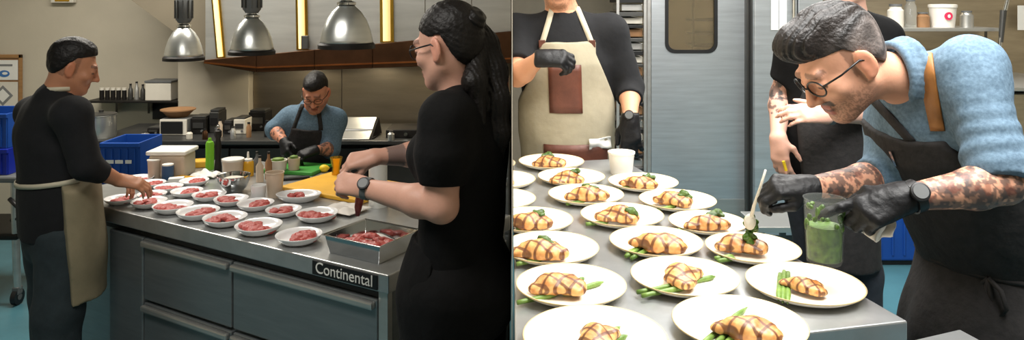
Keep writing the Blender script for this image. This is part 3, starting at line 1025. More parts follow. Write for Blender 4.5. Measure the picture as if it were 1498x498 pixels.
tag(obj('knife_block', MB().box(at(432, 263) + V((0, .0, .008)), (.16, .03, .016), Matrix.Rotation(.35, 3, 'Z')), M['dark'], bevel=0.004), 'black knife lying before the green cutting board', 'knife')

# ---- pendant heat lamps
for (x, yr, w, Y, yt, lab) in ((269, 84, 54, 4.63, 40, 'leftmost of the three hanging dome lamps'), (368.5, 75, 62, 4.05, 26, 'middle one of the three hanging dome lamps'), (507, 65, 77, 3.30, 8, 'rightmost and largest of the three hanging dome lamps')):
    c = pt(x, yr, Y)
    s = F / Y
    r, h = w / s / 2, (yr - yt) / s
    t = thing('pendant_lamp', 'spun aluminium ' + lab, 'lamp', c, 'dome lamps over the prep table')
    obj('lamp_shade', MB().lathe([(r, 0), (r * .98, h * .12), (r * .90, h * .36), (r * .76, h * .62), (r * .55, h * .84), (r * .34, h * .97), (r * .30, h), (r * .27, h * .96), (r * .5, h * .8), (r * .72, h * .58), (r * .86, h * .34), (r * .95, h * .1), (r * .97, 0)], 40, c), M['spun_alu'], t, smooth='all')
    obj('rim', MB().lathe([(r * .96, -h * .10), (r * 1.07, -h * .10), (r * 1.07, 0.0), (r * 1.0, h * .05), (r * .96, 0)], 40, c), M['black_metal'], t, smooth=True)
    obj('bulb', MB().lathe([(0, -h * .02), (r * .28, h * .04), (r * .42, h * .25), (r * .36, h * .5), (r * .2, h * .7), (0, h * .74)], 20, c), M['copper'], t, smooth='all')
    obj('neck', MB().lathe([(r * .30, h), (r * .36, h * 1.02), (r * .36, h * 1.08), (r * .2, h * 1.12), (r * .22, h * 1.16), (0, h * 1.16)], 20, c), M['chrome'], t, smooth=True)
    nk = MB().lathe([(0, h * 1.12), (r * .28, h * 1.14), (r * .42, h * 1.26), (r * .43, h * 1.95), (r * .34, h * 2.05), (0, h * 2.06)], 20, c)
    so = obj('socket_housing', nk, M['grey_plastic'], t, smooth=True)
    for kk in range(10):
        a = kk * math.pi / 5
        obj('cooling_fin', MB().box(c + V((math.cos(a) * r * .44, math.sin(a) * r * .44, h * 1.6)), (r * .10, r * .05, h * .6), Matrix.Rotation(a, 3, 'Z')), M['steel_dark'], so)
    obj('cord', MB().cyl(c + V((0, 0, h * 2.05)), V((c.x, c.y, 2.9)), 0.008), M['dark'], t)

# ---- back counter, shelf and what stands there
bk = thing('back_counter', 'dark back counter along the cream wall and steel backsplash', 'counter', (-2.2, 5.7, 0))
xl = pt(120, 0, 5.3).x
obj('counter_top', MB().box(((xl - .02) / 2, 5.72, 0.885), (-xl - .02, 0.76, 0.03)), M['steel_dark'], bk, bevel=0.004)
obj('counter_body', MB().box(((xl - .02) / 2, 5.76, 0.435), (-xl - .06, 0.66, 0.868)), M['black_metal'], bk)
n = 6
for i in range(n):
    a, b = xl + (-xl - .04) * i / n, xl + (-xl - .04) * (i + 1) / n
    obj('cabinet_door', MB().box(((a + b) / 2, 5.42, .47), (b - a - .012, .02, .72)), M['steel_dark'], bk, bevel=0.004)
struct('trim_4', MB().box(((pt(205, 0, 6.1).x + xa) / 2, 6.32, 1.0), (xa - pt(205, 0, 6.1).x, 0.02, 0.20)), M['dark'])
CT = 0.9003
def back(px, Y):
    return V(((px - 749) / F * Y, Y, CT))
def bw(wpx, Y):
    return wpx / F * Y
mw_ = thing('microwave', 'small microwave oven with a pale frame on the back counter', 'microwave', back(254, 5.55))
c = back(254, 5.55); w = bw(40, 5.55); h = bw(24, 5.55)
obj('case', MB().box(c + V((0, .12, h / 2)), (w, .24, h)), M['grey_plastic'], mw_, bevel=0.006)
obj('front_frame', MB().box(c + V((0, -.004, h / 2)), (w * .98, .012, h * .96)), M['offwhite'], mw_, bevel=0.003)
obj('window', MB().box(c + V((-w * .04, -.014, h / 2)), (w * .80, .01, h * .74)), M['dark'], mw_, bevel=0.003)
t = thing('brown_pan', 'brown oval roasting pan on top of the microwave', 'pan', c + V((0, .12, h)))
obj('pan_body', MB().lathe([(0, 0), (.07, 0), (.12, .05), (.128, .05), (.128, .058), (.11, .055), (0, .07)], 24, c + V((-.02, .12, h + .0015))), M['cardboard'], t, smooth=True)
for (x, Y, w_, h_, m1, nm, lab) in ((290, 5.6, 22, 26, 'black_metal', 'toaster', 'black toaster right of the microwave'), (313, 5.65, 14, 34, 'steel_dark', 'coffee_grinder', 'tall dark coffee grinder between the toaster and the scale'),
        (350, 5.6, 17, 24, 'offwhite', 'receipt_printer', 'small pale receipt printer on the back counter'), (333, 5.6, 12, 20, 'dark', 'storage_jar', 'small dark jar left of the pale receipt printer'),
        (376, 5.75, 25, 30, 'black_metal', 'fryer', 'dark fryer box at the left end of the steel backsplash'), (224, 5.6, 18, 10, 'black_metal', 'gas_burner', 'low black burner left of the microwave')):
    c = back(x, Y); w_ = bw(w_, Y); h_ = bw(h_, Y)
    t = thing(nm, lab, nm.replace('_', ' '), c)
    obj('body', MB().box(c + V((0, .08, h_ * .45)), (w_, .16, h_ * .9)), M[m1], t, bevel=0.006)
    obj('lid', MB().box(c + V((0, .08, h_ * .95)), (w_ * .9, .14, h_ * .1)), M['steel_dark'], t, bevel=0.004)
    obj('front_plate', MB().box(c + V((0, -.003, h_ * .5)), (w_ * .7, .006, h_ * .3)), M['steel_dark'] if m1 != 'steel_dark' else M['dark'], t)
    obj('knob', MB().cyl(c + V((w_ * .25, -.012, h_ * .2)), c + V((w_ * .25, 0, h_ * .2)), .008), M['grey_plastic'], t)
extra = [(322, 5.50, 7, 26, 'frosted', 'slim pale bottle standing before the coffee grinder'), (341, 5.42, 8, 18, 'steel_h', 'short steel shaker before the receipt printer'),
         (364, 5.48, 7, 22, 'cardboard', 'brown bottle right of the receipt printer'), (391, 5.50, 9, 24, 'black_metal', 'black canister left of the chef at the back'),
         (277, 5.42, 9, 12, 'offwhite', 'low pale pot in front of the toaster'), (300, 5.40, 8, 15, 'copper', 'small copper pot in front of the coffee grinder'),
         (212, 5.45, 12, 9, 'steel_h', 'low steel pot at the left end of the back counter'), (572, 5.36, 10, 14, 'steel_h', 'steel shaker in front of the cooking range')]
for (x, Y, w_, h_, m1, lab) in extra:
    c = back(x, Y); r = bw(w_, Y) / 2; h = bw(h_, Y)
    lathe_thing('counter_bottle', lab, 'bottle' if 'bottle' in lab else 'pot' if 'pot' in lab else 'canister', c,
        [('vessel', [(0, 0), (r * .95, 0), (r, h * .08), (r, h * .66), (r * .6, h * .8), (r * .55, h * .9), (0, h * .9)], M[m1]), ('cap', [(0, h * .9), (r * .6, h * .9), (r * .6, h), (0, h)], M['dark'])], 'vessels along the back counter')
# slanted steel lid behind the chef, range below
t = thing('griddle_lid', 'slanted steel lid standing open behind the chef at the back', 'lid', back(517, 5.7))
obj('lid_panel', MB().prism([pt(485, 204, 5.37), pt(540, 204, 5.37), pt(551, 172, 5.60), pt(498, 172, 5.60)], (0, .02, .0)), M['steel_h'], t, bevel=0.003)
obj('lid_seam', MB().prism([pt(491, 191, 5.458), pt(545, 191, 5.458), pt(545.5, 189, 5.466), pt(491.5, 189, 5.466)], (0, .02, .0)), M['steel_dark'], t)
obj('lid_side', MB().prism([pt(541, 204, 5.38), pt(552, 172, 5.61), pt(556, 195, 5.62)], (.012, .01, 0)), M['black_metal'], t)
obj('lid_foot', MB().box(back(520, 5.5) + V((0, .0, .006)), (bw(62, 5.5), .2, .012)), M['black_metal'], t)
t = thing('cooking_range', 'low black range with knobs right of the chef at the back', 'range', back(590, 5.5))
c = back(600, 5.45)
obj('range_top', MB().box(c + V((0.12, .14, .03)), (bw(120, 5.4), .28, .06)), M['black_metal'], t, bevel=0.006)
for k in range(5):
    obj('knob', MB().cyl(c + V((-.14 + k * .11, -.02, .03)), c + V((-.14 + k * .11, 0, .03)), .014), M['chrome'], t)
# wall shelf with cups, bottles and a box
ws = thing('tin_shelf', 'dark wall shelf with cups and bottles on the cream wall', 'shelf', pt(190, 148, 6.2))
obj('shelf_board', MB().prism([pt(124, 148, 6.08), pt(259, 148, 6.08), pt(259, 151, 6.08), pt(124, 151, 6.08)], (0, .24, 0)), M['black_metal'], ws, bevel=0.003)
for x in (169, 216):
    obj('bracket', MB().prism([pt(x, 151, 6.10), pt(x, 166, 6.32), pt(x, 151, 6.32)], (.02, 0, 0)), M['black_metal'], ws)
zs = pt(0, 148, 6.08).z + 0.0005
names = ['leftmost', 'second', 'third', 'fourth', 'fifth', 'sixth']
for k in range(5):
    x = 149 + k * 8.2
    c = V((pt(x, 0, 6.18).x, 6.18, zs)); r = bw(3.2, 6.18); h = bw(17, 6.18)
    lathe_thing('spice_tin', 'dark spice tin, ' + names[k] + ' in the row on the wall shelf', 'tin', c,
        [('tin', [(0, 0), (r, 0), (r, h * .8), (0, h * .8)], M['black_metal']), ('lid', [(0, h * .8), (r * 1.05, h * .8), (r * 1.05, h), (0, h)], M['offwhite'])], 'spice tins on the wall shelf')
for k, (x, hp) in enumerate(((191, 23), (200, 26), (209, 22), (217, 18))):
    c = V((pt(x, 0, 6.18).x, 6.18, zs)); r = bw(3.4, 6.18); h = bw(hp, 6.18)
    lathe_thing('sauce_bottle', 'steel-grey bottle, ' + names[k] + ' of the four beside the white box', 'bottle', c,
        [('bottle', [(0, 0), (r, 0), (r * 1.05, h * .3), (r * .95, h * .62), (r * .5, h * .75), (r * .45, h * .92), (0, h * .92)], (M['steel_dark'], M['steel_h'])[k % 2]), ('cap', [(0, h * .92), (r * .5, h * .92), (r * .5, h), (0, h)], M['dark'])], 'bottles on the wall shelf')
t = thing('white_box', 'white box with a dark lid at the end of the wall shelf', 'box', V((pt(240, 0, 6.2).x, 6.2, zs)))
c = V((pt(239, 0, 6.2).x, 6.2, zs)); w = bw(37, 6.2); h = bw(30, 6.2)
obj('box', MB().box(c + V((0, 0, h * .42)), (w, .19, h * .84)), M['offwhite'], t, bevel=0.004)
obj('lid', MB().box(c + V((0, 0, h * .90)), (w * 1.05, .2, h * .1)), M['grey_plastic'], t, bevel=0.003)
# notice board
t = thing('notice_board', 'wood-framed notice board with printed sheets on the far left wall', 'notice board', pt(10, 120, 6.3))
YN = 6.32
obj('backing', MB().prism(rect(-26, 82, 31, 166, YN), (0, .012, 0)), M['cardboard'], t)
for a in ((-26, 80, 31, 85), (27, 80, 31, 168)):
    obj('frame_rail', MB().prism(rect(*a, YN - .01), (0, .02, 0)), M['wood'], t, bevel=0.002)
sh1 = obj('sheet', MB().prism(rect(-20, 88, 26, 117, YN - .004), (0, .003, 0)), M['paper'], t)
obj('printed_oval', MB().prism([pt(6 + 8 * math.cos(a), 108 + 5 * math.sin(a), YN - .006) for a in [i * math.pi / 10 for i in range(20)]], (0, .002, 0)), M['blue_print'], sh1)
obj('printed_oval', MB().prism([pt(7 + 4 * math.cos(a), 107.5 + 2 * math.sin(a), YN - .008) for a in [i * math.pi / 10 for i in range(20)]], (0, .002, 0)), M['paper'], sh1)
obj('printed_line', MB().prism(rect(-16, 94, 18, 97, YN - .006), (0, .002, 0)), M['grey_print'], sh1)
sh2 = obj('sheet', MB().prism(rect(-20, 120, 26, 163, YN - .004), (0, .003, 0)), M['offwhite'], t)
def dia(cx, cy, r):
    return [pt(cx + dx, cy + dy, YN - .006) for dx, dy in ((0, -r), (r, 0), (0, r), (-r, 0))]
for (cx, cy, r) in ((4, 140, 15), (4, 140, 10)):
    obj('printed_diamond', MB().prism(dia(cx, cy, r) , (0, .002 if r > 12 else -.001, 0)), M['grey_print'] if r > 12 else M['paper'], sh2)
t = thing('wall_light', 'small pale emergency light high on the cream wall', 'light', pt(90, -4, 6.3))
obj('housing', MB().prism(rect(74, -20, 107, 4, 6.28), (0, .05, 0)), M['offwhite'], t, bevel=0.004)
obj('lens', MB().prism(rect(80, -6, 101, 2, 6.275), (0, .01, 0)), M['brass'], t)

# stock pot, blue crates, cart at left
c = on(148, 214, 0.9); c = V((pt(148, 0, 5.5).x, 5.5, CT))
lathe_thing('stock_pot', 'grey stock pot on the counter behind the man in black', 'pot', c,
    [('pot', [(0, 0), (.10, 0), (.104, .01), (.104, .16), (.11, .165), (.10, .17), (.097, .02), (0, .02)], M['spun_alu']), ('lid', [(0, .17), (.108, .166), (.108, .172), (.05, .182), (.015, .184), (.018, .2), (0, .2)], M['steel_dark'])])
def crate(name, label, c, w, d, h, m, mark=False):
    t = thing(name, label, 'crate', c)
    n = 5
    obj('floor', MB().box(c + V((0, 0, .008)), (w * .96, d * .96, .016)), m, t)
    for (dx, dy, ww, dd) in ((0, -d / 2, w, .012), (0, d / 2, w, .012), (-w / 2, 0, .012, d), (w / 2, 0, .012, d)):
        obj('side_panel', MB().box(c + V((dx, dy, h / 2)), (ww, dd, h)), m, t, bevel=0.003)
    obj('rim', MB().box(c + V((0, -d / 2 - .006, h - .015)), (w * 1.04, .02, .03)), m, t, bevel=0.005)
    for i in range(n):
        obj('rib', MB().box(c + V((-w / 2 + w * (i + .5) / n, -d / 2 - .009, h * .45)), (.010, .010, h * .8)), m, t)
    if mark:
        for k, (dx, dz, ww) in enumerate(((-.06, .55, .05), (0, .55, .05), (.06, .55, .04))):
            obj('printed_mark', MB().box(c + V((dx, -d / 2 - .0155, h * dz)), (ww, .002, .022)), M['white_print'], t)
    return t
# a low wheeled dolly carries the crate behind the prep table
cx = V((pt(176, 0, 4.75).x, 4.90, 0))
hb = pt(176, 209, 4.75).z
t = thing('crate_trolley', 'low dark trolley under the blue crate behind the prep table', 'trolley', cx)
obj('deck', MB().box(cx + V((0, 0, hb - .285)), (.36, .36, .03)), M['black_metal'], t)
for sx in (-1, 1):
    for sy in (-1, 1):
        obj('leg', MB().cyl(cx + V((sx * .15, sy * .15, .07)), cx + V((sx * .15, sy * .15, hb - .29)), .014), M['steel_dark'], t)
        obj('wheel', MB().cyl(cx + V((sx * .15 - .012, sy * .15, .035)), cx + V((sx * .15 + .012, sy * .15, .035)), .035), M['dark'], t)
crate('blue_crate', 'blue plastic crate with white print behind the man in black', cx + V((0, 0, hb - .269)), .245, .30, .27, M['blue'], True)
# cart at the left edge
cc = V((pt(2, 0, 4.70).x, 4.85, 0))
ct_ = thing('utility_cart', 'grey utility cart with blue crates at the far left', 'cart', cc)
zt = pt(20, 265, 4.6).z
for k, (z, nm) in enumerate(((zt, 'upper_shelf'), (zt - .36, 'lower_shelf'))):
    obj(nm, MB().box(cc + V((-.10, 0, z)), (.50, .46, .04)), M['grey_plastic'] if k == 0 else M['black_metal'], ct_, bevel=0.012)
for (dx, dy) in ((.135, -.20), (.135, .20), (-.33, -.20), (-.33, .20)):
    obj('leg', MB().cyl(cc + V((dx, dy, .10)), cc + V((dx - .02, dy, zt - .02)), .022), M['steel_h'], ct_)
    w = obj('caster_fork', MB().box(cc + V((dx, dy, .09)), (.04, .05, .05)), M['grey_plastic'], ct_, bevel=0.006)
    obj('wheel', MB().cyl(cc + V((dx - .015, dy, .05)), cc + V((dx + .015, dy, .05)), .05, n=20), M['dark'], w, smooth=True)
    obj('hub', MB().cyl(cc + V((dx - .018, dy, .05)), cc + V((dx + .018, dy, .05)), .02, n=14), M['grey_plastic'], w, smooth=True)
obj('push_handle', MB().tube([cc + V((.10, -.22, zt - .12)), cc + V((.16, -.24, zt - .16)), cc + V((.22, -.22, zt - .22)), cc + V((.10, -.2, zt - .26))], .014), M['dark'], ct_, smooth='all')
cb = cc + V((-.13, 0, zt + .0205))
crate('blue_crate', 'deep blue crate standing on the utility cart', cb, .38, .36, pt(5, 240, 4.6).z - zt + .06, M['blue_dark'])
crate('blue_crate', 'lighter blue crate stacked on top of the deep blue crate', cb + V((0, 0, pt(5, 240, 4.6).z - zt + .061)), .36, .34, .22, M['blue'])

# steel cabinet at the woman's back, with blue tape
Yc = 3.78
sc = thing('steel_cabinet', 'grey steel cabinet at the right edge behind the woman in black', 'cabinet', (pt(720, 0, Yc).x, Yc, 0))
xs0, xs1 = pt(694, 0, Yc).x, -0.012
top_z = pt(0, 150, Yc).z
obj('cabinet_body', MB().box(((xs0 + xs1) / 2, Yc + .2, top_z / 2), (xs1 - xs0, .38, top_z)), M['fridge_front'], sc, bevel=0.005)
zz = [top_z - .03, top_z - .2, top_z - .38, .72, .30, .06]
for i in range(len(zz) - 1):
    dr = obj('cabinet_drawer', MB().box(((xs0 + xs1) / 2, Yc + .004, (zz[i] + zz[i + 1]) / 2), (xs1 - xs0 - .01, .016, zz[i] - zz[i + 1] - .012)), M['fridge_front'], sc, bevel=0.004)
    obj('handle', MB().box(((xs0 + xs1) / 2, Yc - .012, zz[i] - .035), (xs1 - xs0 - .03, .018, .018)), M['steel_h'], dr, bevel=0.004)
t = thing('copper_pot', 'copper coloured pot standing on the grey cabinet behind the ponytail', 'pot', (pt(740, 0, Yc + .2).x, Yc + .2, top_z))
c = V((-.062, Yc + .2, top_z + .0005))
obj('pot', MB().lathe([(0, 0), (.044, 0), (.046, .01), (.046, .10), (.049, .105), (.044, .108), (.042, .01), (0, .01)], 24, c), M['bright_copper'], t, smooth=True)
obj('lid', MB().lathe([(0, .108), (.048, .106), (.048, .112), (.02, .12), (.008, .121), (.009, .13), (0, .13)], 24, c), M['copper'], t, smooth=True)
# ------------------------------------------------------------------ right kitchen: plating table
R0 = on(1328, 470, RZ)
R1 = on(940, 250, RZ)
eb = (R1 - R0).normalized()
ef = V((-eb.y, eb.x, 0))
if ef.x > 0: ef = -ef
far = R0 + eb * 1.68
def to_x(p, d, x):
    return p + d * ((x - p.x) / d.x)
tabp = [R0, far, to_x(far, ef, 0.006), to_x(R0, ef, 0.006)]
pt_ = thing('plating_table', 'steel plating table covered with cream plates of grilled chicken', 'table', (0.5, 2.2, RF))
obj('table_top', MB().prism([p + V((0, 0, -0.045)) for p in tabp], (0, 0, 0.045)), M['steel_top'], pt_, bevel=0.004)
low = [p + V((0, 0, -0.62)) for p in tabp]
sh_ = [low[0].lerp(low[2], .05), low[1].lerp(low[3], .05), low[2].lerp(low[0], .05), low[3].lerp(low[1], .05)]
obj('under_shelf', MB().prism(sh_, (0, 0, 0.03)), M['steel_dark'], pt_)
for p in sh_:
    q = p.lerp(sum(sh_, V()) / 4, .03)
    obj('leg', MB().cyl((q.x, q.y, RF), (q.x, q.y, RZ - .045), .022), M['steel_h'], pt_)
S2 = RZ - 0.012
c0 = on(1404, 482, S2)
e1 = (on(1329, 494, S2) - c0).normalized()
e2 = (on(1434, 498, S2) - c0).normalized()
t = thing('steel_trolley', 'corner of a second steel worktop in front of the black apron', 'worktop', (c0.x, c0.y - .2, RF))
e1n = (on(1326, 500, S2) - c0)
obj('top', MB().prism([c0 + V((0, 0, -.03)), c0 + e1n + V((0, 0, -.03)), c0 + e1n + e2 * .3 + V((0, 0, -.03)), c0 + e2 * .3 + V((0, 0, -.03))], (0, 0, .03)), M['steel_top'], t, bevel=0.003)
obj('leg', MB().cyl((c0.x - .02, c0.y - .15, RF), (c0.x - .02, c0.y - .15, S2 - .03), .02), M['steel_h'], t)

cp = [(0, 0), (.30, 0), (.34, .006), (.44, .036), (.492, .072), (.50, .082), (.496, .088), (.486, .084), (.43, .052), (.33, .028), (0, .024)]
RP = [  # plate px, width, chicken px, chicken length px, angle deg in table plane, asparagus [(x0,y0,x1,y1)], greens (px,py), locator
    (815, 250, 103, (812, 247), 40, 10, [], (812, 241), 'plate nearest the olive apron'),
    (840, 270, 110, (832, 269), 42, 20, [], (842, 263), 'plate second from the olive apron'),
    (866, 293, 121, (866, 291), 50, 10, [(838, 300, 868, 294)], (868, 284), 'plate third from the olive apron'),
    (945, 277, 107, (938, 275), 42, -10, [(910, 279, 935, 277)], (957, 271), 'plate by the table edge nearest the white cup'),
    (991, 302, 118, (985, 299), 48, -20, [(962, 308, 990, 303)], (1000, 296), 'table-edge plate second from the white cup'),
    (905, 323, 132, (897, 321), 52, 0, [(852, 328, 885, 326)], (920, 317), 'plate fourth from the olive apron'),
    (1033, 331, 117, (1030, 331), 52, 10, [(988, 335, 1015, 333)], (1048, 322), 'table-edge plate third from the white cup'),
    (948, 358, 146, (950, 358), 62, -15, [(904, 370, 950, 345), (912, 373, 955, 350), (906, 366, 940, 350)], None, 'plate right behind the middle chicken plate'),
    (1097, 371, 142, (1080, 365), 60, 0, [(1042, 377, 1070, 374), (1046, 381, 1072, 377)], None, 'plate being dressed with green sauce'),
    (996, 406, 166, (994, 403), 60, 75, [(928, 418, 1000, 405), (935, 423, 1002, 410), (1000, 405, 1040, 396)], None, 'middle plate with a diamond-shaped chicken piece'),
    (1168, 421, 168, (1166, 418), 50, -40, [(1139, 392, 1136, 437), (1145, 394, 1143, 438), (1133, 396, 1130, 434)], None, 'plate at the right corner of the table'),
    (1059, 466, 192, (1068, 470), 74, -15, [(998, 488, 1072, 432), (1012, 491, 1066, 450), (1032, 488, 1068, 456)], None, 'foremost plate with three long asparagus spears'),
    (831, 423, 172, (811, 422), 68, 12, [(752, 438, 815, 424), (820, 425, 878, 408), (830, 416, 850, 402)], None, 'plate on the left with an oval chicken piece'),
    (862, 490, 212, (868, 486), 64, 80, [(816, 500, 862, 487), (865, 487, 898, 462), (868, 492, 908, 474)], None, 'plate cut off by the bottom edge of the picture'),
    (800, 369, 152, (782, 372), 66, 0, [(745, 384, 790, 376)], (792, 361), 'left-edge plate behind the oval chicken plate'),
    (771, 331, 132, (765, 331), 54, 5, [(748, 336, 775, 334)], (783, 325), 'left-edge plate third from the front'),
    (738, 298, 122, (735, 298), 44, 0, [(738, 301, 760, 297)], (754, 296), 'left-edge plate fourth from the front'),
    (726, 272, 114, (722, 270), 40, 0, [], None, 'left-edge plate fifth from the front'),
    (711, 253, 104, (708, 251), 38, 0, [], None, 'left-edge plate farthest back'),
]
rp = []
for r in RP:
    p = on(r[0], r[1], RZ)
    rp.append([p.x, p.y, r[2] / F * p.y])
for it in range(60):
    for i in range(len(rp)):
        for j in range(i):
            a, b = rp[i], rp[j]
            dx, dy = a[0] - b[0], a[1] - b[1]
            L = math.hypot(dx, dy)
            need = (a[2] + b[2]) / 2 * 0.995 + .001
            if L < need:
                s = (need - L) / max(L, 1e-4) * 0.2
                a[0] += dx * s; a[1] += dy * s
                b[0] -= dx * s; b[1] -= dy * s
                a[2] *= 0.9985; b[2] *= 0.9985

def chicken_mesh(seed):
    r = random.Random(seed)
    S = Sdf()
    S.cone((-.40, -.02, .13), (.18, .03, .14), .17, .31, k=.1, flat=((0, 0, 1), .5))
    S.cone((.0, .10, .14), (.26, -.10, .14), .26, .24, k=.1, flat=((0, 0, 1), .5))
    S.ell((r.uniform(-.1, .1), r.uniform(-.1, .1), .20), (.27, .22, .17), k=.08)
    S.cut(lambda P, d: d + 0.030 * wob(P, 9, seed) + .012 * wob(P, 27, seed + 1))
    S.plane((0, 0, 0), (0, 0, -1))
    o = skin('chicken', S, 0.035, M['chicken'], relax=1)
    me = o.data
    bpy.data.objects.remove(o)
    return me
# the chicken shader works in metres: bake the size into the mesh
def sized(me, L):
    m2 = me.copy()
    m2.transform(Matrix.Diagonal((L, L, L, 1)))
    return m2
ch_me = [sized(chicken_mesh(s), 0.125) for s in (1, 2, 3, 4)]
def herb_mesh(seed):
    r = random.Random(seed)
    S = Sdf()
    for i in range(7):
        a = r.uniform(0, 6.28)
        q = r.uniform(0, .014)
        S.ell((q * math.cos(a), q * math.sin(a), .006 + r.uniform(0, .010)), (r.uniform(.006, .014), r.uniform(.004, .008), r.uniform(.003, .006)), Matrix.Rotation(r.uniform(0, 6), 3, 'Z') @ Matrix.Rotation(r.uniform(-.7, .7), 3, 'X'), k=.002)
    S.cut(lambda P, d: d + 0.0012 * wob(P, 500, seed))
    o = skin('herb', S, 0.002, M['herb'], relax=0)
    me = o.data
    bpy.data.objects.remove(o)
    return me
hb_me = [herb_mesh(s) for s in (3, 4)]
def spear(a, b):
    d = b - a
    L = d.length
    n = 8
    pts = [a + d * (i / n) for i in range(n + 1)]
    rs = [.0056, .0058, .0060, .0060, .0062, .0066, .0072, .0058, .0016]
    mb = MB().tube(pts, rs, 8)
    q = V((0, 0, 1)).rotation_difference(d.normalized()).to_matrix()
    for i in range(5):                    # little scale leaves
        t_ = .2 + .15 * i
        ang = i * 2.4
        c = a + d * t_
        o1 = q @ V((math.cos(ang), math.sin(ang), 0)) * .0048
        s1 = q @ V((-math.sin(ang), math.cos(ang), 0)) * .0022
        tip = c + d.normalized() * .011 + o1 * 1.15
        mb.add([c + o1 - s1, c + o1 + s1, tip, c + o1 * .6], [(0, 1, 2), (0, 2, 3), (1, 3, 2)])
    return mb
for i, (r, (X, Y, D)) in enumerate(zip(RP, rp)):
    dx_px = 0
    base = V((X, Y, RZ + .0003))
    mb = MB().lathe([(a * D, b * D) for a, b in cp], 48, close=False)
    p = obj('dinner_plate', mb, M['cream_plate'], None, smooth='all')
    p.location = base
    p.data.materials.append(M['plate_rim'])
    for pl in p.data.polygons:
        zc, rc = pl.center.z / D, math.hypot(pl.center.x, pl.center.y) / D
        if rc > .488:
            pl.material_index = 1
    clip_side(p, 'R')
    tag(p, 'cream ' + r[8], 'plate', 'cream dinner plates on the plating table')
    # food
    shift = base - on(r[0], r[1], RZ)
    zf = RZ + .0003 + .026 * D
    cpos = on(r[3][0], r[3][1] + 5, zf) + V((shift.x, shift.y, 0))
    L = r[4] / F * cpos.y * 1.18
    has_asp = len(r[6]) > 0
    o = shared('grilled_chicken', ch_me[i % 4], (cpos.x, cpos.y, zf + (.003 if has_asp else -.001)), (0, 0, math.radians(r[5])), scale=L / .125)
    if cpos.x - .11 < 0:
        o.data = o.data.copy()
        o.data.transform(Matrix.Rotation(math.radians(r[5]), 4, 'Z') @ Matrix.Scale(L / .125, 4))
        o.rotation_euler = (0, 0, 0); o.scale = (1, 1, 1)
        clip_side(o, 'R')
        if len(o.data.vertices) == 0:
            bpy.data.objects.remove(o); o = None
    if o: tag(o, 'char-marked chicken breast on the ' + r[8], 'chicken', 'grilled chicken portions')
    nsp = len(r[6])
    for si, (x0, y0, x1, y1) in enumerate(r[6]):
        which = {1: '', 2: ('farther ', 'nearer ')[si % 2], 3: ('first ', 'second ', 'third ')[si]}[nsp]
        a = on(x0, y0, zf + .005) + V((shift.x, shift.y, 0))
        b = on(x1, y1, zf + .007) + V((shift.x, shift.y, 0))
        if a.x < .012: a = a.lerp(b, min(.9, (.012 - a.x) / max(1e-3, b.x - a.x)))
        if b.x < .014: continue
        tag(obj('asparagus_spear', spear(b, a) if i in (9, 7, 12, 13) and x1 < x0 else spear(a, b), M['asparagus'], smooth='all'), (which + 'asparagus spear on the ' + r[8]), 'asparagus', 'asparagus on the ' + r[8])
    if r[7]:
        g = on(r[7][0], r[7][1] + 3, zf + .014) + V((shift.x, shift.y, 0))
        if g.x > .02:
            tag(shared('green_garnish', hb_me[i % 2], (g.x, g.y, zf + .020), (0, 0, i), scale=1.7), 'dark green garnish on the ' + r[8], 'garnish', 'green garnishes')

# white cup and paper by the gloved cook
c, rr_, h = (lambda c: (c, 38 / F * c.y / 2, 32 / F * c.y))(on(909, 254, RZ))
c = V((c.x, c.y, RZ + .0003))
t = thing('plastic_tub', 'white translucent plastic tub under the gloved hand at the far end', 'tub', c)
obj('tub', MB().lathe([(0, 0), (rr_ * .82, 0), (rr_, h * .92), (rr_ * 1.05, h * .92), (rr_ * 1.05, h), (rr_ * .94, h), (rr_ * .78, h * .06), (0, h * .06)], 28, c), M['white_plastic'], t, smooth=True)
obj('cream', MB().lathe([(0, h * .07), (rr_ * .78, h * .07), (rr_ * .88, h * .6), (0, h * .62)], 24, c), M['white_plastic'], t, smooth=True)

# pitcher of green sauce, held by the chef
pc = pt(1206, 384, 1.755)
rp_, hp_ = 50 / F * 1.755 / 2, 94 / F * 1.755
PC = pc
t = thing('sauce_pitcher', 'clear plastic pitcher of green sauce in the gloved left hand', 'pitcher', pc)
obj('pitcher', MB().lathe([(0, 0), (rp_ * .93, 0), (rp_ * 1.0, .006), (rp_ * 1.15, hp_ * .97), (rp_ * 1.2, hp_), (rp_ * 1.12, hp_), (rp_ * 1.08, hp_ * .95), (rp_ * .95, .008), (0, .006)], 36, pc), M['clear'], t, smooth=True)
obj('green_sauce', MB().lathe([(0, .008), (rp_ * .93, .009), (rp_ * 1.0, hp_ * .52), (rp_ * .96, hp_ * .58), (rp_ * .5, hp_ * .55), (0, hp_ * .57)], 30, pc), M['sauce'], t, smooth=True)
S = Sdf()
rr2 = random.Random(4)
for k in range(22):                        # sauce smeared up the inside
    a = rr2.uniform(0, 6.28)
    z = rr2.uniform(hp_ * .55, hp_ * .92)
    S.ell(pc + V((math.cos(a) * rp_ * .985, math.sin(a) * rp_ * .985, z)), (.006, .006, rr2.uniform(.005, .016)), k=.004)
obj_s = skin('sauce_smears', S, 0.0028, M['sauce'], t, relax=0)

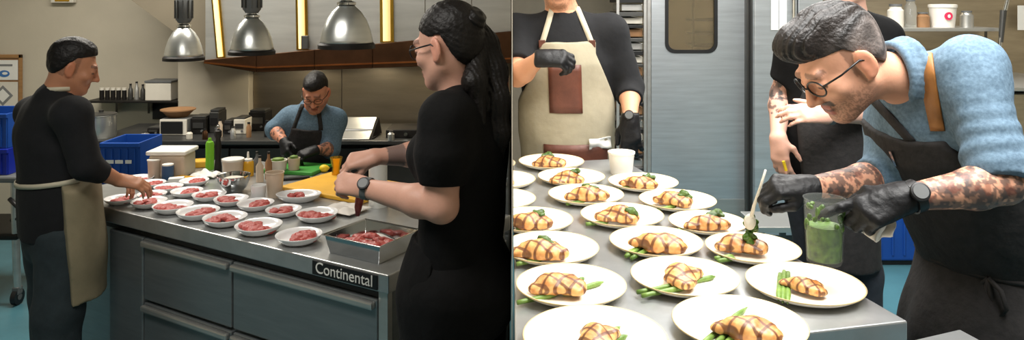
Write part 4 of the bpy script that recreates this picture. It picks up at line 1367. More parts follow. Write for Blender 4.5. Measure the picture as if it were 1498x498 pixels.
# spoon and falling greens
t = thing('sauce_spoon', 'pale spoon held over a plate by the right gloved hand', 'spoon', pt(1098, 322, 1.97))
obj('handle', MB().tube([pt(1120, 249, 1.925), pt(1112, 275, 1.94), pt(1103, 302, 1.96), pt(1099, 318, 1.97)], [.003, .0035, .0045, .005]), M['offwhite'], t, smooth='all')
S = Sdf().ell(pt(1097, 325, 1.975), (.016, .012, .022))
S.cut(lambda P, d: np.maximum(d, -(np.linalg.norm((P - npv(pt(1094, 322, 1.955))) / np.array([.013, .014, .018]), axis=-1) - 1) * .012))
skin('bowl', S, 0.0025, M['offwhite'], t)
S = Sdf()
rr2 = random.Random(9)
for k in range(26):
    q = k / 25
    c = pt(1098 - 2 * q + rr2.uniform(-7, 7), 320 + 44 * q + rr2.uniform(-4, 4), 1.985 + rr2.uniform(-.012, .012))
    S.ell(c, (rr2.uniform(.006, .011), rr2.uniform(.004, .008), rr2.uniform(.007, .014)), Matrix.Rotation(rr2.uniform(0, 6), 3, 'Y'), k=.004)
S.cut(lambda P, d: d + .0015 * wob(P, 420, 2))
tag(skin('spooned_greens', S, 0.0028, M['sauce'], relax=0), 'wet green herb sauce dropping from the spoon onto chicken', 'sauce')
# paper towel hanging below the left glove
def towel(u, v):
    p = pt(1268 + 36 * u + 4 * math.sin(5 * v), 318 + 40 * v * (1 - .35 * abs(2 * u - 1.1)) - 2 * u, 1.70)
    return p + V((0, .012 * math.sin(9 * u + 2 * v) + .006 * math.sin(17 * u), 0))
tag(obj('paper_towel', MB().sheet(towel, 18, 14), M['parchment'], smooth='all', solid=0.002), 'crumpled cream paper towel under the left gloved hand', 'paper towel')
# blue bin and crate on the floor behind
Yb = 4.42
t = thing('blue_bin', 'blue plastic bin on the floor behind the denim-shirted chef', 'bin', (pt(1320, 0, Yb).x, Yb + .15, RF))
xb0, xb1 = pt(1278, 0, Yb).x, pt(1350, 0, Yb).x
zb1 = pt(0, 300, Yb).z
zb0 = RF + .03
cxb = V(((xb0 + xb1) / 2, Yb + .15, 0))
obj('dolly', MB().box(cxb + V((0, 0, (RF + zb0) / 2)), ((xb1 - xb0) * .9, .26, zb0 - RF - .002)), M['dark'], t)
obj('bin_body', MB().box(cxb + V((0, 0, (zb0 + zb1) / 2)), (xb1 - xb0, .30, zb1 - zb0)), M['blue'], t, bevel=0.012)
obj('rim', MB().box(cxb + V((0, 0, zb1)), ((xb1 - xb0) * 1.05, .32, .03)), M['blue'], t, bevel=0.01)
for k in range(4):
    obj('rib', MB().box(cxb + V(((k - 1.5) * (xb1 - xb0) / 4.2, -.153, (zb0 + zb1) / 2)), (.012, .012, (zb1 - zb0) * .8)), M['blue'], t, bevel=0.003)
# low shelf table with teal tray, between plates and the helper
t = thing('low_table', 'low steel table with a teal top beyond the plates', 'table', (pt(1140, 0, 4.3).x, 4.4, RF))
zt2 = pt(0, 333, 3.95).z
a, b = pt(1108, 0, 3.95).x, pt(1180, 0, 3.95).x
obj('top', MB().box(((a + b) / 2, 4.1, zt2 - .015), (b - a, .3, .03)), M['steel_h'], t, bevel=0.003)
for x in (a + .03, b - .03):
    for y in (3.98, 4.22):
        obj('leg', MB().box((x, y, (RF + zt2 - .03) / 2), (.03, .03, zt2 - .03 - RF)), M['steel_dark'], t)
# cups and things on the right wall shelf
zsh = pt(0, 41, 4.75).z + .0005
def shelf_pos(px, Y=4.88):
    return V(((px - 749) / F * Y, Y, zsh))
c = shelf_pos(1379); r_, h = 18 / F * 4.88, 33 / F * 4.88
t = thing('white_mug', 'white tub with a round pink logo on the wall shelf', 'tub', c)
obj('tub', MB().lathe([(0, 0), (r_ * .86, 0), (r_, h * .86), (r_ * 1.06, h * .88), (r_ * 1.06, h), (r_ * .9, h * 1.02), (0, h * 1.03)], 28, c), M['white_plastic'], t, smooth=True)
lg = MB()
for cx_, rad in ((0, .026),):
    nn = 24
    lg.add([c + V((-.006 + rad * math.cos(q * 2 * math.pi / nn), -math.sqrt(max(1e-6, (r_ * .955) ** 2 - (-.006 + rad * math.cos(q * 2 * math.pi / nn)) ** 2)) - .003, h * .5 + rad * math.sin(q * 2 * math.pi / nn))) for q in range(nn)], [tuple(range(nn))])
lo_ = obj('round_logo', lg, M['pink_logo'], t, solid=.002)
obj('logo_centre', MB().add([c + V((-.006 + .010 * math.cos(q * .5236), -r_ * .955 - .0055, h * .5 + .012 * math.sin(q * .5236))) for q in range(12)], [tuple(range(12))]), M['white_print'], lo_, solid=.001)
for k, (x, w, h_, m1, nm, lab) in enumerate(((1310, 22, 34, 'offwhite', 'shelf_jar', 'pale jar at the left end of the wall shelf'), (1332, 16, 42, 'glass', 'glass_bottle', 'clear glass bottle on the wall shelf'),
        (1350, 18, 22, 'cardboard', 'brown_tin', 'brown tin left of the pink-logo tub'), (1414, 18, 24, 'steel_h', 'steel_cup', 'steel cup right of the pink-logo tub'))):
    c = shelf_pos(x); r_, h = w / F * 4.88 / 2, h_ / F * 4.88
    lathe_thing(nm, lab, nm.split('_')[1], c, [('vessel', [(0, 0), (r_, 0), (r_, h * .72), (r_ * .75, h * .8), (r_ * .7, h * .9), (0, h * .9)], M[m1]), ('lid', [(0, h * .9), (r_ * .78, h * .9), (r_ * .78, h), (0, h)], M['grey_plastic'])])
t = thing('hose_sprayer', 'thin hanging spray hose in front of the beige wall', 'hose', pt(1462, 130, 4.7))
obj('hose', MB().tube([pt(1478, -90, 4.7), pt(1474, 0, 4.7), pt(1466, 30, 4.7), pt(1462, 75, 4.7), pt(1462, 127, 4.7)], .012), M['chrome'], t, smooth='all')
obj('spray_head', MB().cyl(pt(1468, 15, 4.7), pt(1464, 62, 4.7), .02, .014), M['steel_dark'], t, smooth=True)
obj('base', MB().cyl(pt(1462, 128.5, 4.7), pt(1462, 120, 4.7), .03), M['chrome'], t, smooth=True)
tag(obj('wall_note', MB().prism(rect(1489, 8, 1520, 44, 5.18), (0, .004, 0)), M['paper']), 'cream paper note on the wall at the far right', 'note')
# ------------------------------------------------------------------ people: shared anatomy
def skin_lin(r, g, b):
    return np.array(lin(r, g, b)[:3])

class Head:
    def __init__(self, c, fwd, up, s=1.0):
        self.c, self.R, self.s = V(c), frame(fwd, up), s
        self.A = np.array(self.R)
    def L(self, x, y, z):
        return self.c + self.R @ V((x, y, z)) * self.s
    def loc(self, P):
        return ((P - npv(self.c)) @ self.A) / self.s
    def build(self, S, fem=False):
        L, s, R = self.L, self.s, self.R
        e = lambda c, r, k=.02, sub=False, M_=None: S.ell(L(*c), [q * s for q in r], (R @ M_) if M_ is not None else R, k * s, sub)
        cn = lambda a, b, ra, rb, k=.015, **kw: S.cone(L(*a), L(*b), ra * s, rb * s, k * s, **kw)
        e((0, -.018, .035), (.074, .094, .084), .01)
        e((0, .018, -.035), (.062, .074, .082), .03)
        for x in (-1, 1):
            cn((x * .052, -.005, -.055), (x * .018, .062, -.096), .018, .016, .03)
            e((x * .042, .060, -.026), (.022, .020, .018), .025)
        e((0, .068, -.098), (.024, .020, .017), .022)
        cn((-.036, .080, .022), (.036, .080, .022), .0105, .0105, .02)
        for x in (-1, 1):
            e((x * .033, .100, .000), (.019, .016, .0125), .014, True)
            e((x * .032, .0775, -.001), (.0135, .0135, .0125), .003)
        n = .9 if fem else 1.0
        cn((0, .089, .012), (0, .112 * n + .011 * (1 - n), -.034), .0068, .0105, .012)
        for x in (-1, 1):
            e((x * .0115, .098, -.038), (.0085, .010, .0075), .008)
        cn((-.017, .0865, -.0625), (.017, .0865, -.0625), .0062, .0062, .006)
        cn((-.014, .0855, -.074), (.014, .0855, -.074), .0072, .0072, .006)
        for x in (-1, 1):
            M_ = Matrix.Rotation(x * .35, 3, 'Z')
            e((x * .080, -.012, -.008), (.0085, .021, .034), .006, False, M_)
            e((x * .091, -.008, -.004), (.006, .011, .020), .005, True, M_)
            e((x * .077, -.006, -.036), (.008, .011, .010), .006)
    def neck(self, S, base, r=.056):
        S.cone(self.L(0, -.022, -.045), base, r * self.s, r * 1.12 * self.s, .035)
    def paint(self, v, col, skin, lips=(150, 80, 72), hair=(40, 30, 26), beard=0.0, mous=0.0, brow=True, fade=0.0):
        q = self.loc(v)
        x, y, z = np.abs(q[:, 0]), q[:, 1], q[:, 2]
        near = (np.linalg.norm(q, axis=1) < .17)
        def mix(mask, c, a):
            w = (mask * a)[:, None]
            col[:] = col * (1 - w) + c * w
        hc = skin_lin(*hair)
        soft = lambda t, a, b: np.clip((t - a) / (b - a), 0, 1)
        mix(near & (y > .055), skin * np.array([1.08, .9, .85]), .35 * soft(y, .06, .11))          # ruddier nose and cheeks
        if beard:
            m = near * soft(-z, .030, .062) * soft(y, -.012, .02) * (q[:, 2] > -.135)
            m = m * (1 - soft(y, .085, .09) * (z > -.056) * 0)
            m = m * (.75 + .25 * np.sign(wob(v, 900, 1)))
            mix(m, hc * .8 + skin * .2, beard)
        if mous:
            m = near & (y > .080) & (z < -.044) & (z > -.060) & (x < .030)
            mix(m, hc, mous)
        m = near & (y > .076) & (z < -.056) & (z > -.081) & (x < .021)
        mix(m, skin_lin(*lips), .75)
        m = near & (y > .078) & (np.abs(z + .0682) < .0022) & (x < .022)
        mix(m, skin_lin(60, 24, 22), .8)
        if fade:
            m = near * (z > -.045) * (z < .075) * soft(-y, -.022, -.008) * (x > .045)
            m = np.maximum(m, near * (z > -.025) * (z < .06) * (y > .0) * (y < .018) * (x > .055))
            m = m * (1 - (np.abs(y + .010) < .022) * (z < .028) * (x > .073))
            mix(m, hc * .7 + skin * .3, fade)
        if brow:
            m = near & (y > .062) & (np.abs(z - .026 + (x - .03) * .12) < .0062) & (x > .010) & (x < .050)
            mix(m, hc, .6)
        mix(near & (x > .076) & (np.abs(y + .01) < .03), skin * np.array([1.1, .82, .76]), .6)
        m = near & (y > .066) & (np.abs(z + .006) < .0040) & (x > .019) & (x < .046)
        mix(m, skin_lin(30, 20, 18), .8)
        return col
    def glasses(self, parent, round_=.023):
        L = self.L
        g = []
        fr_ = MB()
        for x in (-1, 1):
            pts = []
            for i in range(19):
                a = 2 * math.pi * i / 18
                pts.append(L(x * .034 + round_ * 1.12 * math.cos(a), .104 - .012 * abs((x * .034 + round_ * math.cos(a))) / .05, -.002 + round_ * .86 * math.sin(a)))
            fr_.tube(pts, .0022 * self.s, 6, cap=False)
            fr_.tube([L(x * .058, .092, .004), L(x * .079, .05, .006), L(x * .083, .0, .008), L(x * .083, -.018, -.004)], .0024 * self.s, 6)
        fr_.tube([L(-.011, .104, .002), L(0, .108, .006), L(.011, .104, .002)], .0020 * self.s, 6)
        return obj('glasses', fr_, M['glasses'], parent, smooth='all')

def hand(S, w, d, n, side, curls, s=1.0, spread=.06, thumb=((.55, .75, -.25), (.9, .35, -.3)), k=.006, infl=0.0):
    """palm, four jointed fingers of unequal length and a thumb from the side of the palm"""
    w, d = V(w), unit(d)
    n = V(n)
    n = (n - d * n.dot(d)).normalized()
    t = n.cross(d) if side == 'R' else d.cross(n)
    offs = (.027, .009, -.009, -.026)
    along = (.086, .090, .086, .077)
    lens = ((.042, .026, .021), (.046, .029, .022), (.043, .027, .021), (.034, .021, .019))
    rad = ((.0098, .0088, .0078), (.0100, .009, .008), (.0096, .0086, .0076), (.0086, .0076, .0068))
    if not isinstance(curls[0], (tuple, list)):
        curls = [curls] * 4
    for i in range(4):
        kn = w + d * (along[i] * s) + t * (offs[i] * s)
        S.cone(w + t * (offs[i] * .62 * s), kn, .0165 * s + infl, .0118 * s + infl, .016)
        p, ang = kn, 0.0
        dd = (d + t * (spread * (1.5 - i))).normalized()
        for j in range(3):
            ang += math.radians(curls[i][j])
            v_ = dd * math.cos(ang) - n * math.sin(ang)
            q = p + v_ * (lens[i][j] * s)
            S.cone(p, q, rad[i][j] * s + infl, (rad[i][j + 1] if j < 2 else rad[i][2] * .85) * s + infl, k)
            p = q
    S.cone(w + d * .012 * s + t * .008 * s, w + d * .045 * s + t * .012 * s, .021 * s + infl, .019 * s + infl, .02, flat=(n, .8))
    p = w + d * (.022 * s) + t * (.020 * s) - n * .004 * s
    for j, (a, b, c) in enumerate(thumb):
        v_ = (d * a + t * b + n * c).normalized()
        q = p + v_ * ((.040, .032)[j] * s)
        S.cone(p, q, (.0155, .0115)[j] * s + infl, (.0115, .0085)[j] * s + infl, .012 if j == 0 else k)
        p = q
    q = p + v_ * .018 * s
    S.cone(p, q, .0092 * s + infl, .0075 * s + infl, k)

def arm(S, sh, el, wr, s=1.0, r=(.052, .041, .044, .027), g=0.0):
    sh, el, wr = V(sh), V(el), V(wr)
    S.cone(sh, el, r[0] * s + g, r[1] * s + g, .03)
    m = el.lerp(wr, .28)
    S.cone(el, m, r[1] * s * .98 + g, r[2] * s + g, .02)
    S.cone(m, wr, r[2] * s + g, r[3] * s + g, .02)

def torso(S, pel, chest, neck, shL, shR, s=1.0, g=0.0, w=(.155, .135, .165), flat=.70, sr=.060, k=.06):
    pel, chest, neck, shL, shR = map(V, (pel, chest, neck, shL, shR))
    l = (shL - shR).normalized()
    u = (chest - pel).normalized()
    f = l.cross(u).normalized()
    waist = pel.lerp(chest, .45)
    S.cone(pel, waist, w[0] * s + g, w[1] * s + g, k, flat=(f, flat + .06))
    S.cone(waist, chest, w[1] * s + g, w[2] * s + g, k, flat=(f, flat))
    S.cone(chest, chest.lerp(neck, .75), w[2] * s * .96 + g, .085 * s + g, k, flat=(f, flat))
    S.cone(shL, shR, sr * s + g, sr * s + g, k)
    return l, u, f

def legs(S, hipc, l, kneeL, kneeR, footL, footR, s=1.0, g=0.0, r=(.088, .066, .056)):
    for sg, kn, ft in ((1, kneeL, footL), (-1, kneeR, footR)):
        h = V(hipc) + V(l) * (.085 * s * sg)
        S.cone(h, kn, r[0] * s + g, r[1] * s + g, .03)
        S.cone(kn, ft, r[1] * s + g, r[2] * s + g, .03)

def shoes(parent, pts, f, s=1.0):
    f = unit((f[0], f[1], 0))
    for p in pts:
        S = Sdf()
        z0 = p.z
        S.cone(p + V((0, 0, .045)), p + f * .17 * s + V((0, 0, .032)), .042 * s, .034 * s, .03)
        S.cone(p + V((0, 0, .05)), p + V((0, 0, .10)), .042 * s, .040 * s, .03)
        S.plane((0, 0, z0 + .001), (0, 0, -1))
        skin('shoe', S, .010, M['sole'], parent)

def region(o, l, u, f):
    o, l, u, f = npv(o), npv(V(l).normalized()), npv(V(u).normalized()), npv(V(f).normalized())
    def loc(P):
        Q = P - o
        return Q @ l, Q @ u, Q @ f
    return loc

def wrinkle(S, amp=.004, f=22, seed=0.0, stretch=(1, 1, .45)):
    st = np.array(stretch)
    S.cut(lambda P, d: d + amp * wob(P * st, f, seed) + amp * .5 * wob(P * st, f * 2.3, seed + 3))
    return S

def tattoo(v, col, a, b, ink=(44, 48, 52), amt=.75, f=120, seed=0.0, t0=.05, t1=.95, thr=.05):
    a, b = npv(a), npv(b)
    ab = b - a
    t = ((v - a) @ ab) / (ab @ ab)
    dist = np.linalg.norm(v - a - np.clip(t, 0, 1)[:, None] * ab, axis=1)
    n = wob(v, f, seed) + .6 * wob(v, f * 2.1, seed + 5)
    m = (t > t0) & (t < t1) & (dist < .075) & (n > thr)
    w = (m * amt)[:, None]
    col[:] = col * (1 - w) + skin_lin(*ink) * w

def ray_hit(S, px, py, y0=1.2, y1=2.6, off=.003, n=500):
    d_ = pt(px, py, 1.0) - V((0, 0, CZ))
    ys = np.linspace(y0, y1, n)
    P = npv((0, 0, CZ)) + ys[:, None] * npv(d_)[None]
    dd = S.raw(P)
    i = np.argmax(dd < off)
    return V(P[i]) if dd[i] < off else None

def ray_strip(name, S, mid, wpx, m, parent, solid=.005, **k):
    mb = MB()
    rows = 0
    for (x, y) in mid:
        a, b, c = (ray_hit(S, x + dx, y, **k) for dx in (-wpx / 2, 0, wpx / 2))
        if a is None or b is None or c is None:
            continue
        mb.v += [a, b, c]
        rows += 1
    for i in range(rows - 1):
        mb.f += [(3 * i, 3 * i + 1, 3 * i + 4, 3 * i + 3), (3 * i + 1, 3 * i + 2, 3 * i + 5, 3 * i + 4)]
    if rows > 2:
        return obj(name, mb, m, parent, smooth='all', solid=solid)

def watch(parent, w, d, n, r, m_band='dark', face=True, name='watch'):
    w, d = V(w), unit(d)
    n = V(n); n = (n - d * n.dot(d)).normalized()
    t = d.cross(n)
    Mx = Matrix((n, t, d)).transposed()
    o = obj(name, MB().lathe([(r, -.011), (r + .004, -.011), (r + .004, .011), (r, .011), (r, -.011)], 24, w, Mx, close=False), M[m_band], parent, smooth=True)
    if face:
        c = w + n * (r + .003)
        M2 = Matrix((d, t, n)).transposed()
        cs = obj('watch_case', MB().lathe([(0, 0), (.021, 0), (.022, .004), (.021, .009), (.018, .010), (0, .010)], 24, c, M2), M['dark'], o, smooth=True)
        obj('watch_dial', MB().lathe([(0, .0101), (.0165, .0101), (.0165, .0112), (0, .0112)], 24, c, M2), M['grey_plastic'], o, smooth=True)
    return o
# ------------------------------------------------------------------ right: bearded chef in denim shirt spooning sauce
def denim_chef():
    hd_ = Head(pt(1228, 90, 1.93), (-.79, -.12, -.60), (-.58, -.05, .80), 1.15)
    neck = pt(1340, 118, 1.97)
    shL, shR = pt(1420, 102, 1.84), pt(1318, 165, 2.14)
    chest, pel = pt(1372, 190, 2.0), pt(1450, 400, 2.06)
    elL, wrL = pt(1468, 270, 1.70), pt(1322, 290, 1.70)
    elR, wrR = pt(1292, 262, 2.06), pt(1184, 275, 1.95)
    root = thing('person', 'chef in a blue denim shirt and black apron leaning over the plates', 'person', (pel.x + .1, pel.y, RF))
    SK = skin_lin(206, 152, 124)
    # body
    S = Sdf()
    hd_.build(S)
    hd_.neck(S, neck, .053)
    l, u, f = torso(S, pel, chest, neck, shL, shR, 1.0, -.012)
    arm(S, shL, elL, wrL, 1.05)
    arm(S, shR, elR, wrR, 1.05)
    dL, nL = V((-.90, -.06, -.32)), V((-.10, -.72, .68))
    dR, nR = V((-.97, -.08, .06)), V((.12, -.50, .86))
    cL = [(6, 8, 6), (52, 62, 45), (58, 70, 50), (62, 72, 50)]
    cR = [(40, 62, 40), (52, 66, 45), (58, 70, 45), (62, 70, 45)]
    thL = ((.75, .55, -.15), (.85, .0, -.6))
    thR = ((.70, .55, -.45), (.95, -.05, -.35))
    hand(S, wrL, dL, nL, 'L', cL, 1.08, thumb=thL)
    hand(S, wrR, dR, nR, 'R', cR, 1.05, thumb=thR)
    def paint(v):
        col = np.tile(SK, (len(v), 1))
        hd_.paint(v, col, SK, hair=(52, 40, 34), beard=.8, mous=.95, fade=.75)
        for a, b, sd in ((elL, wrL, 1.0), (elR, wrR, 4.0)):
            tattoo(v, col, a, b, f=165, seed=sd, t0=-.3, t1=.93, thr=-.10, amt=.72)
            tattoo(v, col, a, b, f=60, seed=sd + 2, t0=-.3, t1=.93, thr=.35, amt=.6)
            tattoo(v, col, a, b, ink=(120, 66, 52), f=90, seed=sd + 9, t0=-.3, t1=.93, thr=.55, amt=.55)
        return col
    skin('body', S, .0042, M['skin'], root, paint)
    # gloves
    for w, d, n, sd, c, th, sc in ((wrL, dL, nL, 'L', cL, thL, 1.08), (wrR, dR, nR, 'R', cR, thR, 1.05)):
        G = Sdf()
        hand(G, w, d, n, sd, c, sc, thumb=th, infl=.0022)
        G.cone(w + unit(d) * .02, w - unit(d) * .018, .030, .033, .012, cutb=True)
        G.cut(lambda P, dd: dd + .0007 * wob(P, 260, 1))
        skin('glove', G, .0032, M['nitrile'], root)
    # shirt with rolled sleeves
    Sh = Sdf()
    torso(Sh, pel, chest, neck, shL, shR, 1.0, .012, w=(.16, .15, .172), sr=.064, k=.07)
    Sh.cone(shL, shL.lerp(elL, .93), .070, .068, .05, cutb=True)
    Sh.cone(shL.lerp(elL, .80), shL.lerp(elL, .98), .071, .071, .008, cutb=True)
    Sh.cone(shR, shR.lerp(elR, .90), .068, .066, .05, cutb=True)
    Sh.cone(elR, elR.lerp(wrR, .22), .061, .058, .02, cutb=True)
    wrinkle(Sh, .0058, 24, 1.0, (1, 1, .8))
    Sh.cut(lambda P, d: d + .0035 * np.sin(((P - npv(elL)) @ npv((shL - elL).normalized())) * 150 + 3 * wob(P, 14, 2)) * np.clip(1 - np.linalg.norm(P - npv(shL.lerp(elL, .75)), axis=-1) / .17, 0, 1))
    sh_o = skin('shirt', Sh, .0055, M['chambray'], root)
    # collar: folded band round the neck
    Co = Sdf()
    nd = (hd_.L(0, -.022, -.045) - neck).normalized()
    c0_ = neck + nd * .066
    side_ = l
    fr = side_.cross(nd).normalized()
    pts = []
    for i in range(29):
        a = math.radians(-152 + 304 * i / 28)
        pts.append(c0_ - fr * .084 * math.cos(a) + side_ * .084 * math.sin(a) + nd * (.016 - .03 * (1 - math.cos(a)) / 2))
    low_ = [p - nd * .040 + (p - c0_) * .20 for p in pts]
    for i in range(28):
        Co.cone(pts[i], pts[i + 1], .008, .008, .010)
        Co.cone(pts[i], low_[i], .007, .009, .012)
        Co.cone(low_[i], low_[i + 1], .009, .009, .010)
    wrinkle(Co, .0010, 45, 2.0)
    skin('collar', Co, .0045, M['chambray'], sh_o)
    # trousers and shoes
    hipc = pel + V((.02, .02, -.06))
    kL, kR = V((pel.x + .02, pel.y - .06, RF + .50)), V((pel.x + .0, pel.y + .14, RF + .50))
    fL, fR = V((pel.x + .06, pel.y - .06, RF + .08)), V((pel.x + .05, pel.y + .15, RF + .08))
    Tr = Sdf()
    Tr.cone(pel + V((0, 0, .02)), hipc, .165, .165, .05, flat=(f, .78))
    legs(Tr, hipc, l, kL, kR, fL, fR, 1.05, .012)
    wrinkle(Tr, .004, 18, 3)
    skin('trousers', Tr, .011, M['black_denim'], root)
    shoes(root, [fL - V((0, 0, .08)), fR - V((0, 0, .08))], (-.8, -.3, 0))
    # apron: bib hugging the chest, skirt hanging from the waist
    Ap = Sdf()
    torso(Ap, pel, chest, neck, shL, shR, 1.0, .0245, w=(.16, .15, .172), sr=.064, k=.07)
    loc = region(chest, l, u, f)
    def bib(P, d):
        x, z, y = loc(P)
        w_ = .128 + np.clip(.03 - z, 0, .4) * .36
        return np.maximum(d, np.maximum(np.maximum(np.abs(x + .0) - w_, z - .045), -y - .05))
    Ap.cut(bib)
    wrinkle(Ap, .002, 30, 5)
    ap = skin('apron_bib', Ap, .006, M['black_denim'], root)
    Sk = Sdf()
    Sk.cone(pel + V((.0, 0, .10)), pel + V((.0, 0, .0)), .152, .185, .05, flat=(f, .80))
    Sk.cone(pel, V((pel.x - .02, pel.y - .03, RF + .62)), .185, .225, .05, flat=(f, .80))
    Sk.cone(V((pel.x - .03, pel.y - .03, RF + .64)), V((pel.x - .03, pel.y - .03, RF + .38)), .225, .230, .05, flat=(f, .80), cutb=True)
    fh = unit((f.x, f.y, 0)); lh = V((-fh.y, fh.x, 0))
    if lh.dot(l) < 0: lh = -lh
    loc2 = region(pel, lh, (0, 0, 1), fh)
    Sk.cut(lambda P, d: d + .006 * np.sin(loc2(P)[0] * 42 + 2 * wob(P, 6, 1)) * np.clip(.1 - loc2(P)[1], 0, .3) * 3)
    Sk.cut(lambda P, d: np.maximum(d, -loc2(P)[2] - .09))
    wrinkle(Sk, .003, 24, 6)
    sk = skin('apron_skirt', Sk, .0065, M['black_denim'], root)
    # pocket edge, waist tie with bow
    def surf(Sx, x, z, y0=.40, o=pel, L_=lh, U_=V((0, 0, 1)), F_=fh):
        for i in range(120):
            yy = y0 - i * .005
            p = o + L_ * x + U_ * z + F_ * yy
            if Sx.raw(npv(p)[None])[0] < 0:
                return p + F_ * .004
        return o + F_ * .15
    tie = [surf(Sk, x, .045 - .02 * abs(x)) for x in np.linspace(-.15, .17, 14)]
    obj('apron_tie', MB().tube(tie, .007), M['black_denim'], sk, smooth='all')
    bc_ = surf(Sk, .12, .045)
    for pts in ([(0, 0), (.035, -.02), (.05, -.06), (.03, -.09), (.01, -.05), (0, 0)], [(0, 0), (-.03, -.03), (-.05, -.09), (-.035, -.12), (-.012, -.06), (0, 0)], [(0, 0), (.01, -.07), (.03, -.15)], [(0, 0), (-.01, -.08), (-.03, -.17)]):
        obj('bow_loop', MB().tube([bc_ + lh * x + V((0, 0, z)) + fh * .012 for x, z in pts], .006), M['black_denim'], sk, smooth='all')
    pk = [surf(Sk, x, z) for x, z in ((.10, -.10), (.22, -.10))] 
    pkt = MB()
    grid = [[surf(Sk, x, z) + fh * .002 for z in np.linspace(-.12, -.30, 8)] for x in np.linspace(.09, .22, 7)]
    pkt.add([p for r_ in grid for p in r_], [(i * 8 + j, (i + 1) * 8 + j, (i + 1) * 8 + j + 1, i * 8 + j + 1) for i in range(6) for j in range(7)])
    obj('pocket', pkt, M['black_denim'], sk, smooth='all', solid=.006)
    # leather strap over the near shoulder, strap over the far one, name tag on the bib
    def strap(x0, x1, m, w_):
        pts = []
        o_ = chest
        for z in np.linspace(.015, .26, 18):
            x = x0 + (x1 - x0) * (z - .035) / .225
            p = None
            for i in range(160):
                yy = .32 - i * .004
                q = o_ + l * x + u * z + f * yy
                if Sh.raw(npv(q)[None])[0] < .004:
                    p = q; break
            if p is None: break
            pts.append(p)
        for i in range(7):               # over the shoulder and down the back
            pass
        mb = MB()
        for p in pts:
            mb.v += [p - l * w_, p + l * w_]
        for i in range(len(pts) - 1):
            mb.f.append((2 * i, 2 * i + 1, 2 * i + 3, 2 * i + 2))
        if len(pts) > 2:
            obj('shoulder_strap', mb, m, ap, smooth='all', solid=.005)
        return pts
    both = Sdf(); both.add_from(Sh); both.post = list(Sh.post)
    path = [(1351 + 21 * t ** 1.5, 50 + 142 * t) for t in np.linspace(0, 1, 22)]
    ray_strip('shoulder_strap', Sh, path, 21, M['tan_leather'], ap)
    path = [(1272 + 60 * t, 140 + 66 * t) for t in np.linspace(0, 1, 16)]
    ray_strip('shoulder_strap', Sh, path, 15, M['black_denim'], ap)
    mbf = MB()
    g = [[ray_hit(Sh, 1352 - 42 * t + 6 * q * (1 - t) , 60 + 40 * q + (1 - q) * 4 * t + 14 * t * q, off=.010) for q in np.linspace(0, 1, 6)] for t in np.linspace(0, 1, 6)]
    if all(p is not None for r_ in g for p in r_):
        mbf.add([p for r_ in g for p in r_], [(i * 6 + j, (i + 1) * 6 + j, (i + 1) * 6 + j + 1, i * 6 + j + 1) for i in range(5) for j in range(5)])
        obj('collar_flap', mbf, M['chambray'], sh_o, smooth='all', solid=.006)
    bp_ = surf(Ap, -.02, .0, o=chest, L_=l, U_=u, F_=f)
    obj('pen_clip', MB().box(bp_ + f * .002, (.008, .006, .045), frame(f, u)), M['chrome'], ap)
    # watch
    watch(root, wrL.lerp(elL, .10), dL, V((.15, -.80, .55)), .034)
    # hair: long on top, swept back, faded sides
    H = Sdf()
    R, s = hd_.R, hd_.s
    H.ell(hd_.L(0, -.022, .040), [q * s for q in (.0775, .0975, .090)], R, .02)
    H.ell(hd_.L(0, .02, .098), [q * s for q in (.055, .082, .040)], R, .025 * s)
    H.ell(hd_.L(0, .062, .092), [q * s for q in (.050, .032, .032)], R, .03 * s)
    H.ell(hd_.L(0, -.052, -.012), [q * s for q in (.064, .048, .055)], R, .03)
    def hcut(P, d):
        q = hd_.loc(P)
        x, y, z = np.abs(q[..., 0]), q[..., 1], q[..., 2]
        line = np.where(y > .01, .046 + (y - .01) * .14, .046 - (.01 - y) * 1.25)
        line = np.maximum(line, -.060)
        d = np.maximum(d, (line - z) * s)
        g = np.sin(q[..., 0] * 400 + 50 * q[..., 1] + 5 * wob(q, 30, 2) + 8 * q[..., 2]) * .0022 + .003 * wob(q, 70, 3)
        top_ = np.clip((z - .06) / .03, 0, 1)
        return d + g * (top_ * 1.4 + .15)
    H.cut(hcut)
    dk, gy = skin_lin(26, 20, 17), skin_lin(92, 84, 80)
    def hp(v):
        q = hd_.loc(v)
        w_ = np.clip((.075 - q[:, 2]) / .04, 0, 1) * np.clip((.05 - q[:, 1]) / .05, 0, 1)
        st = .5 + .5 * np.sin(q[:, 0] * 300 + 40 * q[:, 1] + 4 * wob(q, 30, 2))
        return (dk * (1 - w_[:, None]) + gy * w_[:, None]) * (.45 + 1.1 * st[:, None])
    skin('hair', H, .0034, M['hair_col'], root, hp, relax=0)
    hd_.glasses(root)
    return root
denim_chef()

